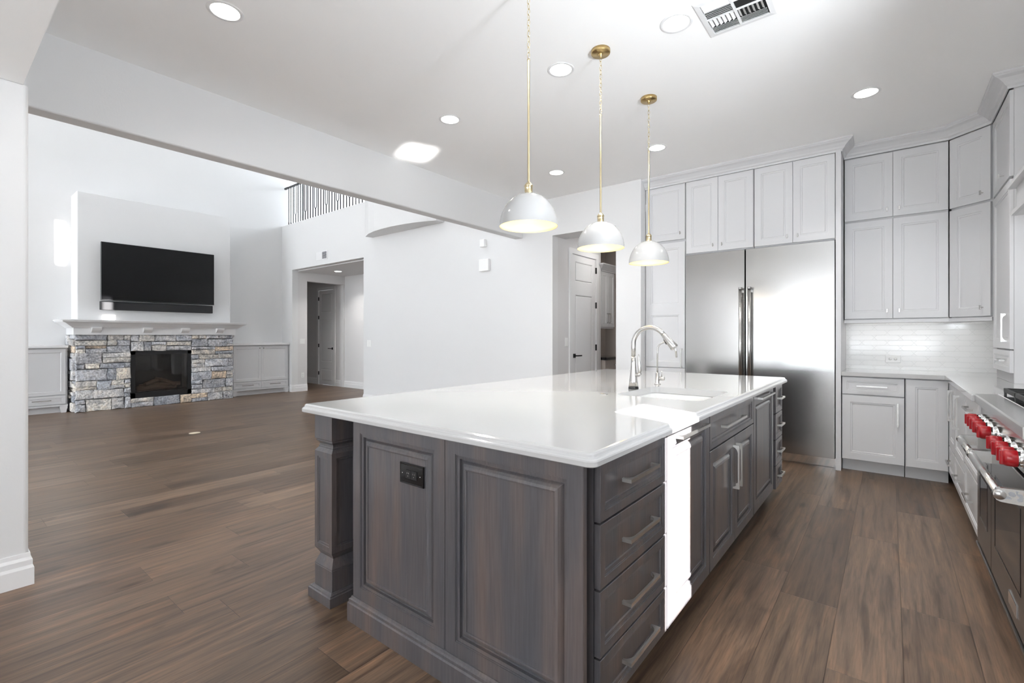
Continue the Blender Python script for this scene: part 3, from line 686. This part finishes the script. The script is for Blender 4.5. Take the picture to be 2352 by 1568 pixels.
o = tag(MB().box(-0.389, -0.348, 5.300, 5.928, 0, 2.96, 0.001).build('fridge_side_panel', M['white']), 'tall white side panel right of the refrigerator', 'panel')
def fridge(x0, x1, hx, label, name):
    t = thing(name, label, 'refrigerator', (x0, 5.302, 0))
    wd = x1 - x0
    MB().box(0.004, wd - 0.004, 0.03, 0.60, 0.095, 2.128).build('body', M['darkvoid'], t)
    d = MB(); n = 14                      # door skin with a slight crown, as on the real sheet metal
    d.box(0.004, wd - 0.004, 0.004, 0.03, 0.10, 2.132, 0.002)
    dd = d.build('door', M['steel'], t)
    b = MB(); b.tube([(hx, -0.052, 0.52), (hx, -0.052, 1.73)], 0.0165, 24)
    b.lathe([(0.0001, 0.508), (0.018, 0.510), (0.019, 0.53)], (hx, -0.052, 0), 24).lathe([(0.019, 1.72), (0.019, 1.735), (0.017, 1.739), (0.0001, 1.740)], (hx, -0.052, 0), 24)
    b.box(hx - 0.012, hx + 0.012, -0.052, 0.004, 0.535, 0.565, 0.002).box(hx - 0.012, hx + 0.012, -0.052, 0.004, 1.685, 1.715, 0.002)
    b.build('handle', M['nickel'], dd)
    MB().box(0.002, wd - 0.002, 0.085, 0.10, 0.002, 0.092).build('kick_plate', M['chrome'], t)
fridge(-1.768, -1.1615, 0.575, 'narrow stainless steel freezer column left of the tall handles', 'freezer_column')
fridge(-1.1585, -0.392, 0.05, 'wide stainless steel refrigerator column right of the tall handles', 'refrigerator_column')

# crown moulding over the cabinets
CR = [(0, 2.945), (0.008, 2.945), (0.010, 2.962), (0.022, 2.970), (0.030, 2.985), (0.055, 3.010), (0.078, 3.022), (0.084, 3.030), (0.090, 3.034), (0.090, 3.0495), (0, 3.0495)]
path = [(-2.239, 5.318), (-0.346, 5.318), (-0.346, 5.594), (0.407, 5.594), (0.646, 5.372), (0.646, 4.695), (0.98, 4.695)]
struct('trim_1', MB().sweep(path, [(-d, z) for d, z in CR]), M['white'])

# base cabinets, backsplash, counters
cabinet('base_cabinet', 'white base cabinet with drawer over door, right of the refrigerator panel', (-0.345, FY, 0), 0, 0.450, 0.874, 0.60, M['white'],
        [('drawer', 0.004, 0.446, 0.712, 0.866, WSM, ('h', 0.222, 0.790, 0.22)), ('door', 0.004, 0.446, 0.117, 0.702, WPROF, ('v', 0.402, 0.552, 0.205))], toe_in=0.10)
cabinet('base_cabinet', 'white corner base cabinet with one tall narrow panel door', (0.107, FY, 0), 0, 0.285, 0.874, 0.60, M['white'],
        [('door', 0.006, 0.276, 0.117, 0.866, WPROF)], toe_in=0.10)
RX = 0.385
for y, wd, lb, fr in ((5.30, 0.42, 'white base cabinet on the range side, touching the corner', 'a'), (4.88, 0.60, 'middle one of three white base cabinets between corner and range', 'a'), (4.28, 0.615, 'white base cabinet right beside the range', 'b')):
    if fr == 'a': F = [('door', 0.004, wd - 0.004, 0.345, 0.866, WPROF, ('v', 0.30 if wd < 0.5 else 0.30, 0.70, 0.24)), ('drawer', 0.004, wd - 0.004, 0.117, 0.335, WSM, ('h', wd / 2, 0.235, 0.20))]
    else: F = [('drawer', 0.004, wd - 0.004, 0.712, 0.866, WSM, ('h', wd / 2, 0.80, 0.20)), ('drawer', 0.004, wd - 0.004, 0.42, 0.702, WSM, ('h', wd / 2, 0.57, 0.20)), ('drawer', 0.004, wd - 0.004, 0.117, 0.41, WSM, ('h', wd / 2, 0.26, 0.20))]
    cabinet('base_cabinet', lb, (RX, y, 0), -90, wd, 0.874, 0.60, M['white'], F, toe_in=0.06)
def slab(poly, z0=0.876, z1=0.914):
    b = MB(); b.prism(poly, z0, z1); return b
o = bevel(slab([(-0.346, 5.297), (0.36, 5.297), (0.36, 3.665), (0.998, 3.665), (0.998, 5.928), (-0.346, 5.928)]).build('perimeter_countertop', M['quartz']), 0.003, 2)
tag(o, 'white quartz counter along the corner beside the range', 'countertop')
struct('wall_backsplash', MB().box(-0.347, 0.984, 5.916, 5.9295, 0.9145, 1.40), M['tile'])
struct('wall_backsplash_side', MB().box(0.984, 0.9995, 1.5, 5.9155, 0.9145, 1.94), M['tile'])
def outlet_plate(name, label, loc, rot, wd=0.115, h=0.07, kind='outlet'):
    t = thing(name, label, 'outlet' if kind == 'outlet' else 'light switch', loc, rot)
    MB().panel(-wd / 2, wd / 2, -h / 2, h / 2, -0.006, [(0.004, 0.0)], t=0.0055, c=0.002).build('cover_plate', M['plate'], t)
    b = MB()
    if kind == 'outlet':
        hz = wd > h
        for s_ in (-1, 1):
            cx, cz = (s_ * 0.02, 0) if hz else (0, s_ * 0.02)
            b.lathe([(0.013, -0.0065), (0.013, -0.008), (0.0001, -0.008)], (cx, 0, cz), 16, 'y')
            for q in (-1, 1): b.box(cx - 0.001 + (0 if hz else q * 0.005), cx + 0.001 + (0 if hz else q * 0.005), -0.0088, -0.008, cz - 0.004 + (q * 0.005 if hz else 0), cz + 0.004 + (q * 0.005 if hz else 0))
        b.build('receptacle', M['plate'], t)
    else:
        n = max(1, round(wd / 0.05) - 1)
        for k in range(n):
            cx = (k - (n - 1) / 2) * 0.046; b.box(cx - 0.016, cx + 0.016, -0.0095, -0.0065, -0.033, 0.033, 0.001)
        b.build('rocker', M['plate'], t)
    return t
outlet_plate('outlet', 'white double outlet on the backsplash under the upper cabinets', (0.027, 5.9155, 1.018), 0)

# upper cabinets
UY = 5.60
def upper(name, label, loc, rot, wd, doors, depth=0.32, split=2.335):
    F = []
    for x0, x1, kx in doors:
        F.append(('door', x0, x1, 1.405, split - 0.010, WPROF, ('k', kx, 1.475))); F.append(('door', x0, x1, split + 0.010, 2.938, WPROF, ('k', kx, split + 0.075)))
    t = cabinet(name, label, loc, rot, wd, 2.96, depth, M['white'], F, toe=0, z0=1.395)
    MB().box(0, wd, -0.002, 0.02, 1.365, 1.395).build('light_rail', M['white'], t)
    return t
upper('upper_cabinet', 'white stacked upper cabinet with four doors over the backsplash', (-0.342, UY, 0), 0, 0.748, [(0.004, 0.366, 0.325), (0.369, 0.744, 0.413)])
dl = math.hypot(0.648 - 0.407, 5.60 - 5.375); da = math.degrees(math.atan2(5.375 - 5.60, 0.648 - 0.407))
upper('corner_upper_cabinet', 'white stacked diagonal corner upper cabinet with two doors', (0.4075, 5.599, 0), da, dl - 0.003, [(0.003, dl - 0.016, dl - 0.07)], 0.20)
# tower standing on the counter
t = cabinet('counter_tower_cabinet', 'tall white cabinet standing on the counter beside the range hood', (0.650, 5.365, 0), -90, 0.665, 2.96, 0.34, M['white'],
        [('door', 0.004, 0.661, 2.345, 2.938, WPROF, ('k', 0.46, 2.40)), ('door', 0.004, 0.661, 1.150, 2.325, WPROF, ('v', 0.56, 1.30, 0.20)), ('drawer', 0.004, 0.661, 0.985, 1.140, WSM, ('h', 0.40, 1.065, 0.18))], toe=0, z0=0.9145)
# range hood
t = thing('range_hood', 'white painted range hood with moulded mantle over the range', 'range hood', (0.99, 3.0, 0))
b = MB(); b.rings([[(-x, -y, z), (0, -y, z), (0, y, z), (-x, y, z)] for x, y, z in ((0.33, 1.00, 2.24), (0.29, 0.96, 2.30), (0.24, 0.84, 2.65), (0.22, 0.80, 3.045))]); b.build('hood_body', M['white'], t)
b = MB(); b.box(-0.40, 0, -1.06, 1.06, 1.985, 2.12)
L = []
for d, z in ((0.40, 2.12), (0.435, 2.12), (0.435, 2.14), (0.42, 2.155), (0.385, 2.20), (0.35, 2.235), (0.33, 2.245)): L.append([(-d, -d - 0.66, z), (0, -d - 0.66, z), (0, d + 0.66, z), (-d, d + 0.66, z)])
b.rings(L); b.build('mantle', M['white'], t)
b = MB(); b.rings([[(-x, -x - 0.66, z), (0, -x - 0.66, z), (0, x + 0.66, z), (-x, x + 0.66, z)] for x, z in ((0.405, 1.955), (0.42, 1.96), (0.42, 1.985), (0.405, 2.0))]); b.build('lower_rail', M['white'], t)
MB().box(-0.36, -0.06, -0.9, 0.9, 1.950, 1.956).build('filter', M['steel'], t)

# ------------------------------------------------------------------ range
RY1, RY0 = 3.655, 2.44
t = thing('range', 'stainless steel double-oven gas range with red knobs', 'range', (0.375, RY1, 0), -90)
RW = RY1 - RY0
MB().box(0.002, RW - 0.002, 0.045, 0.60, 0.10, 0.87).build('body', M['darksteel'], t)
MB().box(0.002, RW - 0.002, 0.035, 0.55, 0.0, 0.105, 0.001).box(0.002, RW - 0.002, 0.0, 0.05, 0.098, 0.112, 0.002).build('kick_panel', M['darksteel'], t)
b = MB(); b.prism([(-0.005, 0.876), (0.0, 0.872), (0.045, 0.872), (0.085, 0.895), (0.085, 0.925), (-0.001, 0.921), (-0.006, 0.915)], 0, RW, 'x'); b.v = [(x, y, z) for x, y, z in b.v]
b.build('bullnose', M['steel'], t)
MB().prism([(0.045, 0.73), (0.045, 0.872), (0.03, 0.872), (0.012, 0.735)], 0.003, RW - 0.003, 'x').build('control_panel', M['steel'], t)
# cooktop and grates
MB().box(0.004, RW - 0.004, 0.085, 0.60, 0.905, 0.928, 0.002).build('cooktop', M['chrome'], t)
b = MB()
for k in range(4):
    x0 = 0.02 + k * (RW - 0.04) / 4; x1 = x0 + (RW - 0.04) / 4 - 0.006
    for y0 in (0.105, 0.345):
        y1 = y0 + 0.225
        for a, c_, d_, e_ in ((x0, x1, y0, y0 + 0.012), (x0, x1, y1 - 0.012, y1), (x0, x0 + 0.012, y0, y1), (x1 - 0.012, x1, y0, y1)): b.box(a, c_, d_, e_, 0.94, 0.962, 0.002)
        mx, my = (x0 + x1) / 2, (y0 + y1) / 2
        b.box(mx - 0.006, mx + 0.006, y0, y0 + 0.08, 0.94, 0.962, 0.002); b.box(mx - 0.006, mx + 0.006, y1 - 0.08, y1, 0.94, 0.962, 0.002)
        b.box(x0, x0 + 0.09, my - 0.006, my + 0.006, 0.94, 0.962, 0.002); b.box(x1 - 0.09, x1, my - 0.006, my + 0.006, 0.94, 0.962, 0.002)
        for qx in (x0 + 0.006, x1 - 0.006):
            for qy in (y0 + 0.006, y1 - 0.006): b.box(qx - 0.005, qx + 0.005, qy - 0.005, qy + 0.005, 0.928, 0.945)
b.build('grates', M['iron'], t)
def oven(x0, x1, gx0, gx1, nm):
    d = MB().box(x0, x1, 0.006, 0.045, 0.118, 0.722, 0.003).build('oven_door', M['darksteel'], t)
    MB().panel(gx0, gx1, 0.27, 0.60, 0.0045, [(0.004, 0.0), (0.006, 0.0012)], t=0.003, c=0.001).build('window', M['ovenglass'], d)
    b = MB(); b.tube([(x0 + 0.012, -0.062, 0.665), (x1 - 0.012, -0.062, 0.665)], 0.0165, 24)
    for q in (x0 + 0.012, x1 - 0.012): b.lathe([(0.0001, -0.012), (0.017, -0.011), (0.0195, -0.006), (0.0195, 0.006), (0.017, 0.011), (0.0001, 0.012)], (q, -0.062, 0.665), 24, 'x')
    for q in (x0 + 0.014, x1 - 0.014): b.prism([(-0.074, 0.655), (-0.070, 0.645), (-0.060, 0.640), (0.008, 0.636), (0.008, 0.692), (-0.060, 0.690), (-0.070, 0.686), (-0.074, 0.676)], q - 0.011, q + 0.011, 'x')
    b.build('handle', M['nickel'], d)
    return d
oven(0.004, 0.452, 0.10, 0.35, 's')
d = oven(0.458, RW - 0.004, 0.56, RW - 0.11, 'l')
plate = MB().box(0.90, 1.05, 0.002, 0.0065, 0.165, 0.215, 0.001).build('badge', M['chrome'], d)
# raised grey curls on the near end bracket of the long handle
q = RW - 0.018 + 0.0112
for poly in ([(-0.056, 0.682), (-0.049, 0.682), (-0.048, 0.664), (-0.034, 0.662), (-0.032, 0.654), (-0.052, 0.653), (-0.057, 0.660)],
             [(-0.040, 0.676), (-0.034, 0.681), (-0.026, 0.680), (-0.020, 0.670), (-0.026, 0.664), (-0.037, 0.665)],
             [(-0.022, 0.686), (-0.014, 0.686), (-0.016, 0.676), (-0.006, 0.677), (-0.002, 0.668), (-0.004, 0.652), (-0.015, 0.648), (-0.019, 0.656), (-0.012, 0.664), (-0.020, 0.674)]):
    MB().prism(poly, q - 0.0008, q + 0.0006, 'x').build('curl_mark', M['curl_mark'], d)
for i, y in enumerate((3.535, 3.446, 3.346, 3.24, 3.09, 2.81, 2.68, 2.566, 2.50)):
    x = RY1 - y
    k = MB().lathe([(0.0001, -0.048), (0.022, -0.048), (0.0285, -0.044), (0.0305, -0.038), (0.0305, -0.012), (0.029, -0.010)], (x, 0, 0.793), 28, 'y').box(x - 0.007, x + 0.007, -0.056, -0.044, 0.767, 0.819, 0.002).build('knob', M['red'], t)
    MB().lathe([(0.029, -0.012), (0.0275, -0.008), (0.0275, 0.004), (0.033, 0.006), (0.033, 0.022), (0.031, 0.028)], (x, 0, 0.793), 28, 'y').build('bezel', M['chrome'], k)
# ------------------------------------------------------------------ fireplace wall
FX = -10.30
t = thing('fireplace', 'grey ledge-stone fireplace with white mantel and black glass firebox', 'fireplace', (FX, 1.60, 0), 90)
FW = 2.35; FD = GX - FX; FD = abs(FD)
TINT = [(0.46, 0.47, 0.50), (0.40, 0.41, 0.44), (0.52, 0.52, 0.53), (0.56, 0.54, 0.51), (0.50, 0.48, 0.46), (0.44, 0.45, 0.48), (0.60, 0.56, 0.51), (0.38, 0.40, 0.44), (0.58, 0.48, 0.38), (0.54, 0.53, 0.53), (0.48, 0.48, 0.50)]
ox0, ox1, oz0, oz1 = 0.712, 1.630, 0.155, 0.975
b = MB(); rnd = random.Random(5)
def stones(u0, u1, z0, z1, face):
    z = z0
    rows = []
    while z < z1 - 1e-4:
        h = rnd.choice((0.09, 0.12, 0.15, 0.17, 0.20)); 
        if z + h > z1 - 0.05: h = z1 - z
        rows.append((z, z + h)); z += h
    for a, c_ in rows:
        u = u0
        while u < u1 - 1e-4:
            L = rnd.choice((0.12, 0.18, 0.22, 0.27, 0.33, 0.40))
            if u + L > u1 - 0.08: L = u1 - u
            parts = [(a, c_)]
            if c_ - a > 0.11 and rnd.random() < 0.45: m_ = a + (c_ - a) * rnd.uniform(0.35, 0.65); parts = [(a, m_), (m_, c_)]
            for s0, s1 in parts:
                face(u, u + L, s0, s1)
            u += L
def chunk(b, u0, u1, z0, z1, side):
    g = 0.0035; dp = rnd.uniform(0.008, 0.045); j = min(0.022, (z1 - z0) * 0.16, (u1 - u0) * 0.16)
    col = rnd.choice(TINT); k = rnd.uniform(1.0, 1.42); col = tuple(x * k for x in col)
    J = lambda s_: rnd.uniform(-j, j) if s_ else 0
    uL = u0 <= 0.001 or abs(u0 - ox1) < 1e-3; 
    q = [[u0 + g, z0 + g], [(u0 + u1) / 2, z0 + g], [u1 - g, z0 + g], [u1 - g, (z0 + z1) / 2], [u1 - g, z1 - g], [(u0 + u1) / 2, z1 - g], [u0 + g, z1 - g], [u0 + g, (z0 + z1) / 2]]
    fr = [[p[0] + J(1) * 0.5, p[1] + J(1) * 0.5] for p in q]
    cu, cz = (u0 + u1) / 2, (z0 + z1) / 2
    L = []
    for ins, y in ((0.0, 0.06), (0.0, -dp + 0.012), (0.010, -dp)):
        l = []
        for p in fr:
            dx, dz = cu - p[0], cz - p[1]; n_ = math.hypot(dx, dz); u_, z_ = p[0] + dx / n_ * ins, p[1] + dz / n_ * ins
            l.append((u_, y + (rnd.uniform(-0.006, 0.006) if ins else 0), z_) if side == 'f' else ((y if side == 'l' else FW - y), u_, z_))
        L.append(l)
    b.rings(L, False, False, col=col)
    cen = (cu + J(1), -dp - 0.006, cz) if side == 'f' else ((-dp if side == 'l' else FW + dp), cu, cz)
    b.add(L[-1] + [cen], [(i, (i + 1) % 8, 8) for i in range(8)], col=col)
for u0, u1, z0, z1 in ((0, ox0, 0, 1.262), (ox1, FW, 0, 1.262), (ox0, ox1, 0, oz0), (ox0, ox1, oz1, 1.262)):
    stones(u0, u1, z0, z1, lambda a, c_, e_, f_: chunk(b, a, c_, e_, f_, 'f'))
stones(0.03, FD - 0.01, 0, 1.262, lambda a, c_, e_, f_: chunk(b, a, c_, e_, f_, 'l'))
stones(0.03, FD - 0.01, 0, 1.262, lambda a, c_, e_, f_: chunk(b, a, c_, e_, f_, 'r'))
cm = (0.16, 0.16, 0.165)
b.box(0.012, ox0, 0.012, FD, 0, 1.258, col=cm).box(ox1, FW - 0.012, 0.012, FD, 0, 1.258, col=cm).box(ox0, ox1, 0.012, FD, 0, oz0, col=cm).box(ox0, ox1, 0.012, FD, oz1, 1.258, col=cm)
b.build('stone_surround', M['stone'], t, fix=True)
mt = MB().box(-0.03, FW + 0.03, -0.06, FD, 1.262, 1.385).build('mantel', M['trim'], t)
MC = [(0, 1.378), (0.02, 1.378), (0.03, 1.392), (0.06, 1.415), (0.11, 1.455), (0.135, 1.466), (0.142, 1.474), (0.142, 1.490), (0.155, 1.493), (0.155, 1.506), (0, 1.506)]
MB().sweep([(-0.03, FD), (-0.03, -0.06), (FW + 0.03, -0.06), (FW + 0.03, FD)], [(-d * 1.05, z) for d, z in MC]).box(-0.03, FW + 0.03, -0.06, FD, 1.385, 1.505).build('shelf', M['trim'], mt)
for u in (0.245, 0.935, 1.50, 2.08):
    MB().prism([(-0.06, 1.300), (-0.075, 1.302), (-0.10, 1.315), (-0.135, 1.345), (-0.15, 1.375), (-0.15, 1.388), (-0.06, 1.388)], u - 0.062, u + 0.062, 'x').build('corbel', M['trim'], mt)
fb = MB().box(ox0, ox1, 0.005, 0.045, oz0, oz0 + 0.09).box(ox0, ox1, 0.005, 0.045, oz1 - 0.06, oz1).box(ox0, ox0 + 0.07, 0.005, 0.045, oz0, oz1).box(ox1 - 0.06, ox1, 0.005, 0.045, oz0, oz1)
fb.box(ox0, ox1, 0.50, 0.52, oz0, oz1).box(ox0, ox0 + 0.01, 0.04, 0.5, oz0, oz1).box(ox1 - 0.01, ox1, 0.04, 0.5, oz0, oz1).box(ox0, ox1, 0.04, 0.5, oz0, oz0 + 0.10).box(ox0, ox1, 0.04, 0.5, oz1 - 0.01, oz1)
fr = fb.build('firebox', M['black'], t)
MB().box(ox0 + 0.07, ox1 - 0.06, 0.020, 0.024, oz0 + 0.09, oz1 - 0.06).build('glass_front', M['glass'], fr)
for i, (x0, y0, z0, x1, y1, z1, r_) in enumerate(((0.85, 0.20, 0.30, 1.45, 0.24, 0.30, 0.045), (0.90, 0.30, 0.33, 1.50, 0.16, 0.36, 0.04), (0.95, 0.15, 0.37, 1.25, 0.33, 0.44, 0.035), (1.42, 0.14, 0.34, 1.15, 0.32, 0.46, 0.035))):
    MB().tube([(x0, y0, z0), ((x0 + x1) / 2, (y0 + y1) / 2, (z0 + z1) / 2 + 0.01), (x1, y1, z1)], [r_, r_ * 1.1, r_ * 0.9], 10).build('log', M['log'], fr)
# television and soundbar
t = thing('television', 'large black wall television above the stone fireplace', 'television', (-10.20, 1.902, 1.838), 90)
MB().box(0, 1.678, 0.0, 0.045, 0, 0.970, 0.003).box(0.4, 1.28, 0.045, 0.148, 0.2, 0.7).build('housing', M['black'], t)
MB().box(0.008, 1.670, -0.0015, 0.0, 0.014, 0.962).build('screen', M['screen'], t)
t = thing('soundbar', 'long black soundbar mounted under the television', 'soundbar', (-10.24, 1.902, 1.680), 90)
MB().box(0, 1.668, 0.0, 0.075, 0, 0.142, 0.004).box(0.3, 1.3, 0.075, 0.111, 0.03, 0.11).build('grille', M['fabric'], t)
# built-in cabinets
def builtin(label, y0, wd, doors):
    F = []
    for x0, x1, kx in doors:
        F.append(('door', x0, x1, 0.290, 1.030, GPROF, ('r', kx, 0.985))); F.append(('drawer', x0, x1, 0.140, 0.280, WSM, ('h', (x0 + x1) / 2, 0.21, 0.22)))
    t = cabinet('builtin_cabinet', label, (-10.50, y0, 0), 90, wd, 1.05, 0.345, M['white'], F, toe=0.125, toe_in=0.07)
    MB().box(-0.01, wd, -0.03, 0.345, 1.05, 1.09, 0.003).build('top', M['trim'], t)
    MB().box(0.0, wd, -0.008, 0.02, 0.105, 0.132, 0.002).build('bottom_rail', M['white'], t)
    for fx in (0.05, wd - 0.05):
        MB().rings([[(fx - h, -0.005, z), (fx + h, -0.005, z), (fx + h, 0.07, z), (fx - h, 0.07, z)] for h, z in ((0.028, 0), (0.04, 0.06), (0.046, 0.07), (0.046, 0.105))]).build('foot', M['white'], t)
    return t
builtin('white built-in cabinet with doors and drawers right of the fireplace', 4.01, 1.18, [(0.03, 0.577, 0.54), (0.580, 1.150, 0.62)])
builtin('white built-in cabinet left of the fireplace, partly behind the near wall', 0.36, 1.18, [(0.03, 0.585, 0.55), (0.588, 1.155, 0.63)])

# ------------------------------------------------------------------ wall devices on the far wall
def wallbox(name, label, cat, x0, x1, z0, z1, d, m='plate'):
    o = MB().box(0, x1 - x0, -d, 0, 0, z1 - z0, 0.004).build(name, M[m], loc=(x0, WY - 0.0005, z0)); return tag(o, label, cat)
wallbox('door_chime', 'small square white chime box high on the far wall', 'door chime', -4.70, -4.61, 2.545, 2.655, 0.06)
wallbox('alarm_sounder', 'rounded white alarm box below the smaller square one', 'alarm box', -4.73, -4.545, 2.19, 2.365, 0.045)
outlet_plate('light_switch', 'white switch plate on the far wall just right of the hall opening', (-7.505, WY - 0.0005, 1.105), 0, 0.12, 0.12, 'switch')
t = thing('return_air_vent', 'white wall vent with dark grille above the hall opening', 'vent', (-9.135, WY - 0.0005, 2.895))
MB().panel(-0.215, 0.215, -0.085, 0.085, -0.008, [(0.012, 0.0)], t=0.0075).build('frame', M['trim'], t)
b = MB()
for k in range(7): b.box(0.02, 0.185, -0.0105, -0.0083, -0.066 + k * 0.0205, -0.052 + k * 0.0205)
b.build('grille', M['greygrille'], t)
outlet_plate('light_switch', 'white switch plate on the hall side wall above an outlet', (HX + 0.0005, 5.43, 1.12), 90, 0.115, 0.12, 'switch')
outlet_plate('outlet', 'white outlet low on the hall side wall', (HX + 0.0005, 5.44, 0.36), 90, 0.07, 0.115)
outlet_plate('light_switch', 'white switch plate on the pantry opening side', (-3.4595, 5.54, 1.16), 90, 0.07, 0.12, 'switch')
# floor outlet
tag(MB().lathe([(0.062, 0), (0.062, 0.004), (0.055, 0.006), (0.018, 0.006), (0.016, 0.004), (0.0001, 0.004)], seg=28, cap0=True).build('floor_outlet', M['beige'], loc=(-6.95, 2.215, 0.0003)), 'round beige floor outlet cover set in the wood floor', 'floor outlet')

# ------------------------------------------------------------------ doors
def door(name, wd, h, loc, rot, hinge_right, lever_z, panels, hinges):
    t = bpy.data.objects.new(name, None); C.objects.link(t); t.location = loc; t.rotation_euler = (0, 0, R(rot)); t['kind'] = 'structure'
    L = MB(); zs = [0.008] + [p for p in panels] + [h - 0.003]
    L.box(0.003, wd - 0.003, 0.006, 0.04, 0.008, h - 0.003)
    P = [(0.095, 0), (0.10, 0.004), (0.108, 0.007), (0.116, 0.002), (0.125, 0.001)]
    for a, c_ in zip(zs, zs[1:]):
        L.panel(0.003, wd - 0.003, a, c_, 0.0, P, t=0.006, c=0.0)
    L.build('leaf', M['trim'], t)
    cs = MB()
    for a, c_ in ((-0.075, -0.002), (wd + 0.002, wd + 0.075)): cs.box(a, c_, -0.018, 0.0, 0, h - 0.0005)
    cs.box(-0.075, wd + 0.075, -0.018, 0.0, h, h + 0.075).build('casing', M['trim'], t)
    hx = wd + 0.001 if hinge_right else -0.001
    for z in hinges: MB().box(hx - 0.010, hx + 0.010, -0.022, 0.0, z - 0.045, z + 0.045, 0.001).build('hinge', M['black'], t)
    lx = 0.065 if hinge_right else wd - 0.065; s_ = 1 if hinge_right else -1
    MB().box(lx - 0.028, lx + 0.028, -0.012, 0.0, lever_z - 0.028, lever_z + 0.028, 0.002).box(lx - 0.009, lx + 0.009, -0.052, -0.01, lever_z - 0.009, lever_z + 0.009).box(lx - 0.009 * s_, lx + 0.125 * s_, -0.058, -0.044, lever_z - 0.009, lever_z + 0.009, 0.002).build('door_handle', M['black'], t)
    return t
door('door_1', 0.70, 2.41, (-11.555, 6.495, 0), 0, False, 0.93, (0.50, 1.75), (0.29, 1.0, 1.72, 2.20))
door('door_2', 0.68, 2.39, (-3.4595, 5.68, 0), 90, True, 0.965, (0.50, 1.92), (0.35, 1.07, 1.70, 2.22))

# pantry cabinets beyond
t = thing('pantry_upper_cabinet', 'white upper cabinet with two long pulls seen through the pantry opening', 'cabinet', (-3.47, 6.56, 0), 90)
MB().box(0, 0.46, 0.02, 0.37, 1.36, 2.26).build('body', M['white'], t)
b = MB().panel(0.003, 0.228, 1.385, 2.24, 0, GPROF).build('door', M['white'], t); shift(pull(0.16, vert=True), 0.195, 0, 1.52).build('handle', M['nickel'], b)
b = MB().panel(0.231, 0.457, 1.385, 2.24, 0, GPROF).build('door', M['white'], t); shift(pull(0.16, vert=True), 0.262, 0, 1.52).build('handle', M['nickel'], b)
MB().sweep([(0.46, 0.37), (0.46, 0), (0, 0), (0, 0.37)][::-1], [(-d, z - 0.70) for d, z in CR]).build('crown', M['white'], t)
cabinet('pantry_base_cabinet', 'shade-toned base cabinet under the pantry upper cabinet', (-3.40, 6.56, 0), 90, 0.60, 0.874, 0.42, M['pantry_shade'],
        [('drawer', 0.004, 0.596, 0.712, 0.866, WSM, ('r', 0.3, 0.79)), ('door', 0.004, 0.596, 0.117, 0.702, GPROF)])  # dim pantry light is put into this cabinet's colour
tag(MB().box(-3.82, -3.37, 6.55, 7.18, 0.876, 0.914, 0.002).build('pantry_countertop', M['ovenglass']), 'dark glossy counter on the pantry base cabinet', 'countertop')

# ------------------------------------------------------------------ loft railing
t = thing('loft_railing', 'black iron railing with forked balusters along the loft edge', 'railing', (-10.83, WY + 0.06, 3.74))
MB().box(0, 3.4, -0.022, 0.022, 0.845, 0.885, 0.006).build('handrail', M['black'], t)
MB().box(-0.02, 3.4, -0.012, 0.012, 0.0, 0.014).build('bottom_rail', M['black'], t)
for k in range(31):
    x = 0.17 + k * 0.1055; b = MB(); r_ = 0.0075
    if k % 4 != 3: b.box(x - r_, x + r_, -r_, r_, 0.012, 0.85)
    else:
        b.box(x - r_, x + r_, -r_, r_, 0.012, 0.205)
        pts = [(x - 0.042, 0, 0.85), (x - 0.042, 0, 0.28)] + [(x - 0.042 * math.cos(a), 0, 0.26 - 0.055 * math.sin(a)) for a in [math.pi * j / 8 for j in range(9)]] + [(x + 0.042, 0, 0.28), (x + 0.042, 0, 0.85)]
        b.tube(pts, 0.0085, 6, smooth=False)
    b.build('baluster', M['black'], t)
# window added beside the loft to give the bright patch there
t = bpy.data.objects.new('window_1', None); C.objects.link(t); t['kind'] = 'structure'; t.location = (GX - 0.06, 5.33, 3.86)
MB().box(-0.02, 0.02, 0, 0.39, 0, 0.02).box(-0.02, 0.02, 0, 0.39, 1.07, 1.09).box(-0.02, 0.02, 0, 0.02, 0, 1.09).box(-0.02, 0.02, 0.37, 0.39, 0, 1.09).build('window_frame', M['trim'], t)
MB().box(-0.003, 0.003, 0.02, 0.37, 0.02, 1.07).build('window_pane', M['glass'], t)
# something dark and folded against the loft rail
t = thing('loft_furniture', 'dark blue piece with pale stripe behind the loft railing end', 'furniture', (-7.95, 5.62, 3.74))
MB().prism([(-0.30, 0.02), (0.30, 0.02), (0.30, 0.75), (0.10, 0.75), (-0.30, 0.12)], 0.0, 0.42, 'y').build('dark_panel', M['bluedark'], t)
MB().prism([(-0.04, 0.021), (0.10, 0.021), (0.10, 0.74), (0.06, 0.74), (-0.04, 0.64)], -0.006, 0.0, 'y').build('stripe', M['paleblue'], t)
